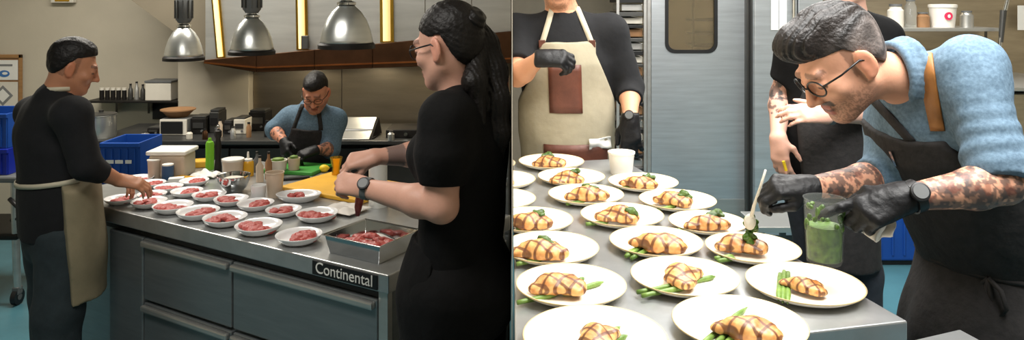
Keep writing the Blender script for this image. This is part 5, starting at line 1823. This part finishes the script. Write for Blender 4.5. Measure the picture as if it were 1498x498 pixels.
# ------------------------------------------------------------------ right: cook in olive apron with gloves at the far end
def olive_cook():
    Y = 3.42
    hd_ = Head(pt(815, -34, Y - .04), (.02, -.97, -.22), (0, -.2, 1), 1.06)
    neck = pt(824, 24, Y)
    shL, shR = pt(893, 46, Y), pt(757, 46, Y)
    chest, pel = pt(828, 95, Y), pt(832, 225, Y + .02)
    elL, wrL = pt(921, 128, Y - .02), pt(922, 173, Y - .20)
    elR, wrR = pt(757, 112, Y - .22), pt(789, 86, Y - .36)
    root = thing('person', 'cook in black with an olive canvas apron at the far end of the plates', 'person', (pel.x, pel.y, RF))
    SK = skin_lin(206, 150, 116)
    S = Sdf()
    hd_.build(S)
    hd_.neck(S, neck, .062)
    l, u, f = torso(S, pel, chest, neck, shL, shR, 1.09, -.012)
    arm(S, shL, elL, wrL, 1.08)
    arm(S, shR, elR, wrR, 1.08)
    dL, nL = V((.0, -.25, -1)), V((-.25, -.9, .2))
    dR, nR = V((.93, -.1, .02)), V((.0, -.72, .70))
    cL = (26, 34, 24); cR = [(40, 45, 30), (45, 50, 30), (50, 50, 30), (55, 50, 30)]
    thL = ((.6, .6, -.3), (.9, .2, -.3)); thR = ((.75, .3, -.5), (.9, -.1, -.5))
    hand(S, wrL, dL, nL, 'L', cL, 1.12, thumb=thL, spread=.16)
    hand(S, wrR, dR, nR, 'R', cR, 1.12, thumb=thR)
    def paint(v):
        col = np.tile(SK, (len(v), 1))
        return hd_.paint(v, col, SK, hair=(30, 22, 18), beard=.55, mous=.7)
    skin('body', S, .0055, M['skin'], root, paint, side='R')
    for w, d, n, sd, c, th, sp in ((wrL, dL, nL, 'L', cL, thL, .16), (wrR, dR, nR, 'R', cR, thR, .06)):
        G = Sdf()
        hand(G, w, d, n, sd, c, 1.12, thumb=th, infl=.0025, spread=sp)
        G.cone(w + unit(d) * .02, w - unit(d) * .015, .032, .034, .012, cutb=True)
        skin('glove', G, .0045, M['nitrile'], root)
    watch(root, wrL.lerp(elL, .07), dL, nL, .036, 'steel_dark', True)
    Sh = Sdf()
    torso(Sh, pel, chest, neck, shL, shR, 1.09, .012, w=(.17, .165, .175), k=.06)
    Sh.cone(shL, elL, .074, .064, .05)
    Sh.cone(elL, elL.lerp(wrL, .40), .064, .060, .02, cutb=True)
    Sh.cone(shR, elR.lerp(shR, .25), .074, .066, .05, cutb=True)
    Sh.cone(neck + V((0, .01, -.02)), neck + V((0, -.006, .036)), .082, .068, .03, cutb=True)
    wrinkle(Sh, .004, 22, 7)
    skin('sweater', Sh, .008, M['navy_knit'], root, side='R')
    Tr = Sdf()
    hipc = pel + V((0, 0, -.05))
    kL, kR = V((pel.x + .11, pel.y, RF + .5)), V((pel.x - .11, pel.y, RF + .5))
    fL, fR = V((pel.x + .11, pel.y, RF + .08)), V((pel.x - .11, pel.y, RF + .08))
    Tr.cone(pel, hipc, .165, .165, .05, flat=(f, .75))
    legs(Tr, hipc, l, kL, kR, fL, fR, 1.05, .012)
    skin('trousers', Tr, .013, M['black_denim'], root)
    shoes(root, [fL - V((0, 0, .08)), fR - V((0, 0, .08))], f)
    Ap = Sdf()
    torso(Ap, pel, chest, neck, shL, shR, 1.09, .026, w=(.17, .172, .175), k=.06)
    Ap.cone(pel + V((0, 0, .05)), pel + V((0, 0, -.25)), .20, .215, .05, flat=(f, .74))
    Ap.cone(pel + V((0, 0, -.25)), pel + V((0, 0, -.5)), .215, .22, .05, flat=(f, .74), cutb=True)
    loc = region(chest, l, u, f)
    def bib(P, d):
        x, z, y = loc(P)
        w_ = .128 + np.clip(.06 - z, 0, .22) * .42
        return np.maximum(d, np.maximum(np.maximum(np.abs(x) - w_, z - .118), -y - .02))
    Ap.cut(bib)
    wrinkle(Ap, .003, 20, 8)
    ap = skin('apron', Ap, .007, M['apron_canvas'], root, side='R')
    def surf(x, z, Sx=Ap):
        for i in range(150):
            p = chest + l * x + u * z + f * (.34 - i * .003)
            if Sx.raw(npv(p)[None])[0] < .002:
                return p
        return chest + f * .13
    def patch(name, x0, x1, z0, z1, m, nx=8, nz=8):
        mb = MB()
        g = [[surf(x, z) + f * .002 for z in np.linspace(z0, z1, nz)] for x in np.linspace(x0, x1, nx)]
        mb.add([p for r_ in g for p in r_], [(i * nz + j, (i + 1) * nz + j, (i + 1) * nz + j + 1, i * nz + j + 1) for i in range(nx - 1) for j in range(nz - 1)])
        return obj(name, mb, m, ap, smooth='all', solid=.006)
    zpx = lambda y: (CZ - y / F * (Y - .15)) - chest.z
    xpx = lambda x: ((x - 749) / F * (Y - .15) - chest.x) * (1 if l.x > 0 else -1)
    patch('leather_patch', xpx(802), xpx(850), zpx(92), zpx(163), M['leather'])
    patch('leather_pocket', xpx(792), xpx(886), zpx(210), zpx(262), M['leather'], 12, 6)
    for sx in (-1, 1):
        pts = []
        for z in np.linspace(.11, .30, 14):
            x = sx * (.112 - .35 * max(0, z - .11))
            p = None
            for i in range(150):
                q = chest + l * x + u * z + f * (.30 - i * .003)
                if Sh.raw(npv(q)[None])[0] < .004:
                    p = q; break
            if p is None: break
            pts.append(p)
        mb = MB()
        for p in pts: mb.v += [p - l * .013, p + l * .013]
        for i in range(len(pts) - 1): mb.f.append((2 * i, 2 * i + 1, 2 * i + 3, 2 * i + 2))
        if len(pts) > 2:
            st = obj('neck_strap', mb, M['canvas_strap'], ap, smooth='all', solid=.005)
            obj('strap_tab', MB().box(pts[0] + f * .006, (.030, .008, .034), frame(f, u)), M['leather'], st, bevel=.003)
    H = Sdf()
    H.ell(hd_.L(0, -.02, .045), [q * hd_.s for q in (.079, .100, .090)], hd_.R, .02)
    H.cut(lambda P, d: np.maximum(d, (np.where(hd_.loc(P)[..., 1] > .0, .06, .06 + hd_.loc(P)[..., 1] * 1.1) - hd_.loc(P)[..., 2])))
    skin('hair', H, .007, M['hair'], root)
    # crumpled paper tissue tucked at the apron
    def tis(u_, v_):
        p = surf(xpx(858) + (xpx(892) - xpx(858)) * u_, zpx(201) + (zpx(217) - zpx(201)) * v_)
        return p + f * (.012 + .010 * math.sin(5 * u_ + 3 * v_) + .006 * math.sin(6 * v_ - 4 * u_))
    tag(obj('paper_tissue', MB().sheet(tis, 12, 8), M['paper'], smooth='all', solid=.002), 'crumpled white tissue at the pocket of the olive apron', 'tissue')
    return root
olive_cook()

# ------------------------------------------------------------------ right: helper in black behind the chef
def helper():
    Y = 2.95
    hd_ = Head(pt(1236, -38, Y - .05), (-.72, -.62, -.30), (-.2, -.1, 1), 1.0)
    neck = pt(1240, 18, Y)
    shR, shL = pt(1165, 62, Y + .02), pt(1290, 55, Y - .03)
    chest, pel = pt(1226, 95, Y), pt(1212, 245, Y)
    elR, wrR = pt(1142, 138, Y + .08), pt(1138, 202, Y - .05)
    elL, wrL = pt(1290, 165, Y - .10), pt(1209, 168, Y - .28)
    root = thing('person', 'helper in black with tattooed arms standing behind the denim chef', 'person', (pel.x, pel.y, RF))
    SK = skin_lin(216, 168, 148)
    S = Sdf()
    hd_.build(S)
    hd_.neck(S, neck, .056)
    l, u, f = torso(S, pel, chest, neck, shL, shR, .98, -.012)
    arm(S, shL, elL, wrL, .98)
    arm(S, shR, elR, wrR, .98)
    dR, nR = V((.0, -.3, -1)), V((-.7, -.7, 0))
    dL, nL = V((-.97, -.1, .08)), V((.0, -.8, .6))
    hand(S, wrR, dR, nR, 'R', (22, 25, 18), 1.0)
    hand(S, wrL, dL, nL, 'L', (22, 30, 22), 1.02)
    def paint(v):
        col = np.tile(SK, (len(v), 1))
        hd_.paint(v, col, SK)
        tattoo(v, col, shR.lerp(elR, .4), elR, f=85, seed=3, t0=.0, t1=1.1, thr=-.1)
        tattoo(v, col, elR, wrR, f=95, seed=5, t0=-.1, t1=.55, thr=.15)
        return col
    skin('body', S, .0055, M['skin'], root, paint)
    watch(root, wrL.lerp(elL, .06), dL, nL, .033, 'grey_plastic', True)
    Sh = Sdf()
    torso(Sh, pel, chest, neck, shL, shR, .98, .014, w=(.17, .155, .17), k=.06)
    Sh.cone(shR, shR.lerp(elR, .72), .068, .064, .05, cutb=True)
    Sh.cone(shL, shL.lerp(elL, .72), .068, .064, .05, cutb=True)
    wrinkle(Sh, .004, 22, 9)
    skin('t_shirt', Sh, .009, M['black_cloth'], root)
    Tr = Sdf()
    hipc = pel + V((0, 0, -.05))
    kL, kR = V((pel.x + .13, pel.y, RF + .5)), V((pel.x - .04, pel.y, RF + .5))
    fL, fR = V((pel.x + .17, pel.y + .03, RF + .08)), V((pel.x - .05, pel.y, RF + .08))
    Tr.cone(pel, hipc, .16, .16, .05, flat=(f, .75))
    legs(Tr, hipc, l, kL, kR, fL, fR, 1.0, .010)
    wrinkle(Tr, .004, 20, 3)
    skin('trousers', Tr, .011, M['jeans'], root)
    shoes(root, [fL - V((0, 0, .08)), fR - V((0, 0, .08))], f)
    Ap = Sdf()
    torso(Ap, pel, chest, neck, shL, shR, .98, .026, w=(.17, .158, .17), k=.06)
    Ap.cone(pel + V((0, 0, .05)), pel + V((0, 0, -.38)), .185, .195, .05, flat=(f, .76), cutb=True)
    loc = region(chest, l, u, f)
    Ap.cut(lambda P, d: np.maximum(d, np.maximum(np.maximum(np.abs(loc(P)[0]) - .12 - np.clip(-loc(P)[1], 0, .2) * .35, loc(P)[1] - .08), -loc(P)[2] - .01)))
    wrinkle(Ap, .003, 22, 2)
    skin('apron', Ap, .009, M['black_denim'], root)
    H = Sdf()
    H.ell(hd_.L(0, -.02, .045), [q * hd_.s for q in (.079, .100, .090)], hd_.R, .02)
    H.cut(lambda P, d: np.maximum(d, (np.where(hd_.loc(P)[..., 1] > .0, .06, .06 + hd_.loc(P)[..., 1] * 1.1) - hd_.loc(P)[..., 2])))
    skin('hair', H, .008, M['hair'], root)
    tag(obj('yellow_marker', MB().cyl(pt(1146, 236, Y - .13), pt(1150, 250, Y - .13), .006), M['lemon'], smooth=True), 'small yellow marker in the lowered hand of the helper', 'marker')
helper()
# ------------------------------------------------------------------ left: man in black plating beef, seen from behind
def black_man():
    Y = 3.46
    hd_ = Head(pt(108, 97, Y), (.80, .48, -.34), (.28, .12, .95), 1.03)
    neck = pt(84, 142, Y - .02)
    shR, shL = pt(104, 168, Y - .17), pt(48, 165, Y + .16)
    chest, pel = pt(74, 200, Y), pt(84, 318, Y)
    elR, wrR = pt(126, 243, Y - .16), pt(174, 264, Y - .02)
    elL, wrL = pt(92, 250, Y + .25), pt(165, 258, Y + .22)
    root = thing('person', 'man in a black sweater and khaki apron laying beef on plates', 'person', (pel.x, pel.y, 0))
    SK = skin_lin(176, 122, 92)
    S = Sdf()
    hd_.build(S)
    hd_.neck(S, neck, .060)
    l, u, f = torso(S, pel, chest, neck, shL, shR, 1.02, -.012)
    arm(S, shR, elR, wrR, 1.02)
    arm(S, shL, elL, wrL, 1.02)
    dR, nR = V((.85, .35, -.26)), V((.25, -.35, .9))
    dL, nL = V((.85, -.2, -.22)), V((.2, .35, .9))
    hand(S, wrR, dR, nR, 'R', (28, 30, 22), 1.02)
    hand(S, wrL, dL, nL, 'L', (28, 30, 22), 1.02)
    def paint(v):
        col = np.tile(SK, (len(v), 1))
        return hd_.paint(v, col, SK, hair=(24, 20, 18), beard=.12, mous=.2, fade=.6)
    skin('body', S, .0055, M['skin'], root, paint)
    Sh = Sdf()
    torso(Sh, pel + V((0, 0, .03)), chest, neck, shL, shR, 1.02, .012, w=(.175, .165, .175), k=.06)
    Sh.cone(pel + V((0, 0, .06)), pel + V((0, 0, -.075)), .178, .186, .05, flat=(f, .80), cutb=True)
    Sh.cone(shR, elR, .074, .064, .05)
    Sh.cone(elR, elR.lerp(wrR, .55), .064, .050, .02, cutb=True)
    Sh.cone(shL, elL, .074, .064, .05)
    Sh.cone(elL, elL.lerp(wrL, .55), .064, .050, .02, cutb=True)
    Sh.cone(neck, neck + (hd_.c - neck).normalized() * .045, .080, .066, .03, cutb=True)
    wrinkle(Sh, .005, 18, 7)
    sh_o = skin('sweater', Sh, .008, M['navy_knit'], root)
    Tr = Sdf()
    hipc = pel + V((0, 0, -.07))
    kR = V((pel.x + .07, pel.y - .10, .50)); kL = V((pel.x - .08, pel.y + .10, .50))
    fR = V((pel.x + .06, pel.y - .15, .08)); fL = V((pel.x - .06, pel.y + .08, .08))
    Tr.cone(pel, hipc, .172, .175, .05, flat=(f, .80))
    legs(Tr, hipc, l, kL, kR, fL, fR, 1.08, .014, r=(.098, .082, .074))
    wrinkle(Tr, .006, 15, 3, (1, 1, .8))
    tr_o = skin('trousers', Tr, .010, M['trousers'], root)
    def surf_b(x, z, o, sgn=-1, Sx=Tr):
        for i in range(150):
            p = o + l * x + V((0, 0, z)) + f * (sgn * (.34 - i * .003))
            if Sx.raw(npv(p)[None])[0] < .003:
                return p
        return o + f * sgn * .1
    shoes(root, [fL - V((0, 0, .08)), fR - V((0, 0, .08))], (.8, .5, 0), 1.1)
    # apron on his front, tie round the waist, strap at the nape
    Ap = Sdf()
    torso(Ap, pel, chest, neck, shL, shR, 1.02, .030, w=(.18, .17, .175), k=.06)
    Ap.cone(pel + V((0, 0, .10)), pel + V((0, 0, -.15)), .205, .225, .05, flat=(f, .84))
    Ap.cone(pel + V((0, 0, -.15)), pel + V((0, 0, -.36)), .225, .232, .05, flat=(f, .86), cutb=True)
    loc = region(pel, l, (0, 0, 1), f)
    def apc(P, d):
        x, z, y = loc(P)
        w_ = np.where(z > .12, np.maximum(.26 - (z - .12) * .8, .11), .30)
        return np.maximum(d, np.maximum(np.maximum(np.abs(x) - w_, z - .36), -y - .035))
    Ap.cut(apc)
    wrinkle(Ap, .004, 16, 2)
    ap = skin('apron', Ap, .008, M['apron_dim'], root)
    tz = pel.z + .19
    ring = []
    for i in range(33):
        a = 2 * math.pi * i / 32
        dv = l * math.cos(a) - f * math.sin(a)
        o_ = pel.lerp(chest, .48)
        p = None
        for k in range(120):
            q = o_ + dv * (.06 + k * .003)
            if Sh.raw(npv(q)[None])[0] > .004 or k > 62:
                p = q; break
        ring.append(p if p is not None else o_ + dv * .2)
    mb = MB()
    for p in ring: mb.v += [p - V((0, 0, .011)), p + V((0, 0, .011))]
    for i in range(32): mb.f.append((2 * i, 2 * i + 1, 2 * i + 3, 2 * i + 2))
    obj('waist_tie', mb, M['canvas_strap'], ap, smooth='all', solid=.004)
    nk = (hd_.c - neck).normalized()
    pts = []
    for i in range(15):
        a = math.radians(-35 + 250 * i / 14)
        rv = (l * math.cos(a) - f * math.sin(a))
        pts.append(neck + nk * (.040 + .010 * math.sin(a)) + rv * .078)
    mb = MB()
    for p in pts: mb.v += [p - nk * .011, p + nk * .011]
    for i in range(len(pts) - 1): mb.f.append((2 * i, 2 * i + 1, 2 * i + 3, 2 * i + 2))
    obj('neck_strap', mb, M['canvas_strap'], ap, smooth='all', solid=.004)
    lp = pel + l * -.24 + f * .0 + V((0, 0, .05))
    H = Sdf()
    R, s = hd_.R, hd_.s
    H.ell(hd_.L(0, -.022, .040), [q * s for q in (.0785, .0985, .089)], R, .02)
    H.ell(hd_.L(0, .0, .083), [q * s for q in (.060, .066, .044)], R, .03)
    H.ell(hd_.L(0, -.052, -.012), [q * s for q in (.066, .050, .052)], R, .03)
    def hc(P, d):
        q = hd_.loc(P)
        y, z = q[..., 1], q[..., 2]
        line = np.where(y > .0, .046 + y * .42, .046 + y * 1.5)
        line = np.maximum(line, -.062)
        return np.maximum(d, (line - z) * s) + .0016 * wob(q, 110, 3)
    H.cut(hc)
    skin('hair', H, .0045, M['hair'], root)
black_man()

# ------------------------------------------------------------------ left: woman in black with a ponytail
def ponytail_woman():
    Y = 2.52
    hd_ = Head(pt(655, 66, Y), (-.84, .46, -.20), (-.14, .05, 1), 1.20)
    neck = pt(676, 148, Y)
    shL, shR = pt(652, 176, Y - .17), pt(716, 172, Y + .17)
    chest, pel = pt(680, 215, Y), pt(672, 385, Y)
    elL, wrL = pt(646, 302, Y - .20), pt(532, 275, Y - .02)
    elR, wrR = pt(622, 225, Y + .36), pt(548, 230, Y + .26)
    root = thing('person', 'woman in black with a long dark ponytail lifting meat from the tray', 'person', (pel.x, pel.y, 0))
    SK = skin_lin(200, 152, 132)
    S = Sdf()
    hd_.build(S, True)
    hd_.neck(S, neck, .048)
    l, u, f = torso(S, pel, chest, neck, shL, shR, 1.04, -.012, w=(.155, .125, .15))
    arm(S, shL, elL, wrL, 1.12, r=(.056, .046, .046, .027))
    arm(S, shR, elR, wrR, 1.08, r=(.050, .041, .043, .026))
    dL, nL = V((-.80, .25, .10)), V((-.2, -.75, .6))
    dR, nR = V((-.85, -.15, -.12)), V((-.1, -.6, .78))
    cL = [(48, 48, 28), (54, 52, 30), (58, 54, 30), (60, 56, 30)]
    cR = [(44, 42, 26), (50, 46, 28), (54, 48, 28), (58, 50, 28)]
    hand(S, wrL, dL, nL, 'L', cL, 1.05, thumb=((.7, .4, -.5), (.85, -.1, -.5)))
    hand(S, wrR, dR, nR, 'R', cR, 1.05, thumb=((.7, .4, -.5), (.85, -.1, -.5)))
    tt = npv(elR.lerp(wrR, .60))
    def paint(v):
        col = np.tile(SK, (len(v), 1))
        hd_.paint(v, col, SK, lips=(170, 84, 80), hair=(30, 22, 20))
        m = (np.linalg.norm(v - tt, axis=1) < .052) * .75
        col[:] = col * (1 - m[:, None]) + skin_lin(84, 80, 80) * m[:, None]
        return col
    skin('body', S, .0048, M['skin'], root, paint, side='L')
    watch(root, wrL.lerp(elL, .05), dL, nL, .034, 'grey_plastic', True)
    Sh = Sdf()
    torso(Sh, pel, chest, neck, shL, shR, 1.04, .012, w=(.165, .148, .168), k=.06)
    Sh.cone(shL + V((0, 0, .005)), shL.lerp(elL, .40), .082, .092, .05)
    Sh.cone(shL.lerp(elL, .40), shL.lerp(elL, .74), .092, .070, .03, cutb=True)
    Sh.cone(shR, shR.lerp(elR, .55), .080, .075, .05, cutb=True)
    Sh.ell(chest + f * .09 + V((0, 0, -.03)), (.12, .12, .10), None, .06)
    wrinkle(Sh, .005, 20, 11)
    skin('puff_sleeve_top', Sh, .0075, M['black_cloth'], root, side='L')
    Tr = Sdf()
    hipc = pel + V((0, 0, -.08))
    kL = V((pel.x - .05, pel.y - .06, .52)); kR = V((pel.x + .04, pel.y + .10, .52))
    fL = V((pel.x - .03, pel.y - .06, .08)); fR = V((pel.x + .05, pel.y + .1, .08))
    Tr.cone(pel + V((0, 0, .12)), hipc, .15, .20, .05, flat=(f, .92))
    Tr.ell(hipc - f * .06, (.14, .14, .15), None, .06)
    legs(Tr, hipc, l, kL, kR, fL, fR, 1.12, .014, r=(.108, .078, .06))
    wrinkle(Tr, .004, 18, 3)
    skin('trousers', Tr, .009, M['black_cloth'], root, side='L')
    shoes(root, [fL - V((0, 0, .08)), fR - V((0, 0, .08))], (-.85, .5, 0))
    # black waist apron knotted at the side
    Ap = Sdf()
    Ap.cone(pel + V((0, 0, .13)), hipc, .162, .212, .05, flat=(f, .92))
    Ap.cone(hipc, hipc + V((0, 0, -.30)), .212, .215, .05, flat=(f, .92), cutb=True)
    loc = region(pel, l, (0, 0, 1), f)
    Ap.cut(lambda P, d: np.maximum(d, np.maximum(loc(P)[1] - .10, -loc(P)[2] + .01)))
    wrinkle(Ap, .004, 18, 5)
    skin('apron', Ap, .009, M['black_cloth'], root, side='L')
    # hair: cap combed back, knot and long ponytail
    H = Sdf()
    R, s = hd_.R, hd_.s
    H.ell(hd_.L(0, -.020, .038), [q * s for q in (.0785, .0985, .089)], R, .02)
    H.ell(hd_.L(0, -.055, -.014), [q * s for q in (.066, .052, .060)], R, .03)
    def hc(P, d):
        q = hd_.loc(P)
        x, y, z = np.abs(q[..., 0]), q[..., 1], q[..., 2]
        line = np.where(y > .012, .030 + (y - .012) * .60, np.where(y > -.030, .030, .030 + (y + .030) * 3.0))
        line = np.maximum(line, -.070)
        d = np.maximum(d, (line - z) * s)
        return d + .0008 * np.sin(q[..., 2] * 330 - q[..., 1] * 260 + 3 * wob(q, 24, 1))
    H.cut(hc)
    hr = skin('hair', H, .0045, M['hair'], root)
    K = Sdf()
    kc = pt(690, 30, Y + .04)
    K.ell(kc, (.046, .046, .040), None, .02)
    K.cone(kc, hd_.L(0, -.10, .05), .040, .040, .03)
    K.cut(lambda P, d: d + .003 * np.sin((P[..., 2] * 1.2 + P[..., 0]) * 190 + 3 * wob(P, 30, 1)))
    skin('hair_knot', K, .005, M['hair'], hr, side='L')
    Pn = Sdf()
    px_ = [(693, 34, .05), (708, 66, .035), (717, 105, .0), (722, 150, -.05), (726, 195, -.06), (730, 240, -.04)]
    pts = [pt(x, y, Y + dy) for x, y, dy in px_]
    Pn.chain(pts, [.034, .046, .054, .050, .040, .014], .03, flat=((.3, 1, 0), .75))
    Pn.chain([pt(700, 60, Y), pt(694, 120, Y - .10), pt(706, 180, Y - .12)], [.03, .036, .010], .03)
    Pn.cut(lambda P, d: d + .0018 * np.sin(P[..., 0] * 330 + P[..., 1] * 250 + 14 * P[..., 2] + 2.5 * wob(P, 14, 1)))
    skin('ponytail', Pn, .0048, M['hair'], hr, side='L', relax=0)
    hd_.glasses(root)
    # strip of beef dangling from her fingers
    c = wrL + unit(dL) * .10
    mb = MB().tube([pt(527, 280, Y + .06), pt(526, 292, Y + .07), pt(524, 304, Y + .07), pt(523, 316, Y + .07)], [.011, .015, .013, .007])
    tag(obj('meat_strip', mb, M['raw_meat'], smooth='all'), 'strip of red meat dangling from the fingers of the woman', 'meat')
ponytail_woman()

# ------------------------------------------------------------------ left: chef at the back, bent over the green board
def back_chef():
    Y = 4.78
    hd_ = Head(pt(462, 135, Y - .14), (.02, -.86, -.50), (0, -.45, .88), .98)
    neck = pt(458, 160, Y - .05)
    shR, shL = pt(424, 174, Y - .02), pt(490, 176, Y - .02)
    chest, pel = pt(455, 196, Y), pt(452, 252, Y + .06)
    elR, wrR = pt(402, 190, Y - .06), pt(416, 208, Y - .20)
    elL, wrL = pt(484, 218, Y - .10), pt(462, 220, Y - .28)
    root = thing('person', 'chef in a blue shirt and black apron bent over the green board', 'person', (pel.x, pel.y, 0))
    SK = skin_lin(196, 134, 106)
    S = Sdf()
    hd_.build(S)
    hd_.neck(S, neck, .056)
    l, u, f = torso(S, pel, chest, neck, shL, shR, .92, -.012)
    arm(S, shL, elL, wrL, .92)
    arm(S, shR, elR, wrR, .92)
    dR, nR = V((.25, -.60, -.60)), V((-.6, -.5, .5))
    dL, nL = V((-.75, -.5, -.18)), V((-.1, -.5, .85))
    cc_ = (38, 42, 30)
    hand(S, wrR, dR, nR, 'R', cc_, .95)
    hand(S, wrL, dL, nL, 'L', cc_, .95)
    def paint(v):
        col = np.tile(SK, (len(v), 1))
        hd_.paint(v, col, SK, hair=(34, 26, 22), beard=.55, mous=.8)
        tattoo(v, col, elL, wrL, f=95, seed=2, t0=.0, t1=.95, thr=.0)
        tattoo(v, col, elR, wrR, f=95, seed=6, t0=.0, t1=.95, thr=.3)
        return col
    skin('body', S, .0055, M['skin'], root, paint)
    for w, d, n, sd in ((wrL, dL, nL, 'L'), (wrR, dR, nR, 'R')):
        G = Sdf()
        hand(G, w, d, n, sd, cc_, .95, infl=.0025)
        G.cone(w + unit(d) * .02, w - unit(d) * .012, .028, .030, .012, cutb=True)
        skin('glove', G, .0048, M['nitrile'], root)
    Sh = Sdf()
    torso(Sh, pel, chest, neck, shL, shR, .92, .012, w=(.15, .145, .165), k=.06)
    Sh.cone(shR, elR, .066, .058, .05)
    Sh.cone(elR, elR.lerp(wrR, .18), .058, .056, .02, cutb=True)
    Sh.cone(shL, elL, .066, .058, .05)
    Sh.cone(elL, elL.lerp(wrL, .22), .058, .056, .02, cutb=True)
    Sh.cone(neck + V((0, .02, -.01)), neck + V((0, -.02, .04)), .078, .066, .03, cutb=True)
    wrinkle(Sh, .004, 24, 4)
    skin('shirt', Sh, .008, M['chambray'], root)
    Tr = Sdf()
    hipc = pel + V((0, 0, -.05))
    kL, kR = V((pel.x + .1, pel.y, .48)), V((pel.x - .1, pel.y, .48))
    fL, fR = V((pel.x + .1, pel.y, .08)), V((pel.x - .1, pel.y, .08))
    Tr.cone(pel, hipc, .15, .15, .05, flat=(f, .75))
    legs(Tr, hipc, l, kL, kR, fL, fR, .95, .01)
    skin('trousers', Tr, .014, M['jeans'], root)
    shoes(root, [fL - V((0, 0, .08)), fR - V((0, 0, .08))], (0, -1, 0))
    Ap = Sdf()
    torso(Ap, pel, chest, neck, shL, shR, .92, .026, w=(.152, .15, .165), k=.06)
    Ap.cone(pel + V((0, 0, .05)), pel + V((0, 0, -.40)), .175, .185, .05, flat=(f, .74), cutb=True)
    loc = region(chest, l, u, f)
    def bib(P, d):
        x, z, y = loc(P)
        w_ = .10 + np.clip(.05 - z, 0, .2) * .45
        return np.maximum(d, np.maximum(np.maximum(np.abs(x) - w_, z - .075), -y - .02))
    Ap.cut(bib)
    wrinkle(Ap, .003, 22, 1)
    ap = skin('apron', Ap, .008, M['black_denim'], root)
    for sx in (-1, 1):
        pts = []
        for z in np.linspace(.07, .22, 10):
            x = sx * (.085 - .25 * max(0, z - .08))
            p = None
            for i in range(150):
                q = chest + l * x + u * z + f * (.30 - i * .003)
                if Sh.raw(npv(q)[None])[0] < .004:
                    p = q; break
            if p is None: break
            pts.append(p)
        mb = MB()
        for p in pts: mb.v += [p - l * .013, p + l * .013]
        for i in range(len(pts) - 1): mb.f.append((2 * i, 2 * i + 1, 2 * i + 3, 2 * i + 2))
        if len(pts) > 2: obj('shoulder_strap', mb, M['black_denim'], ap, smooth='all', solid=.005)
    H = Sdf()
    R, s = hd_.R, hd_.s
    H.ell(hd_.L(0, -.022, .042), [q * s for q in (.0775, .0980, .091)], R, .02)
    H.ell(hd_.L(0, .03, .098), [q * s for q in (.058, .070, .038)], R, .03)
    def hc(P, d):
        q = hd_.loc(P)
        y, z = q[..., 1], q[..., 2]
        line = np.maximum(np.where(y > .01, .055 + y * .1, .055 - (.01 - y) * 1.25), -.06)
        return np.maximum(d, (line - z) * s) + .002 * wob(q, 80, 3)
    H.cut(hc)
    skin('hair', H, .0055, M['hair'], root)
    hd_.glasses(root)
back_chef()
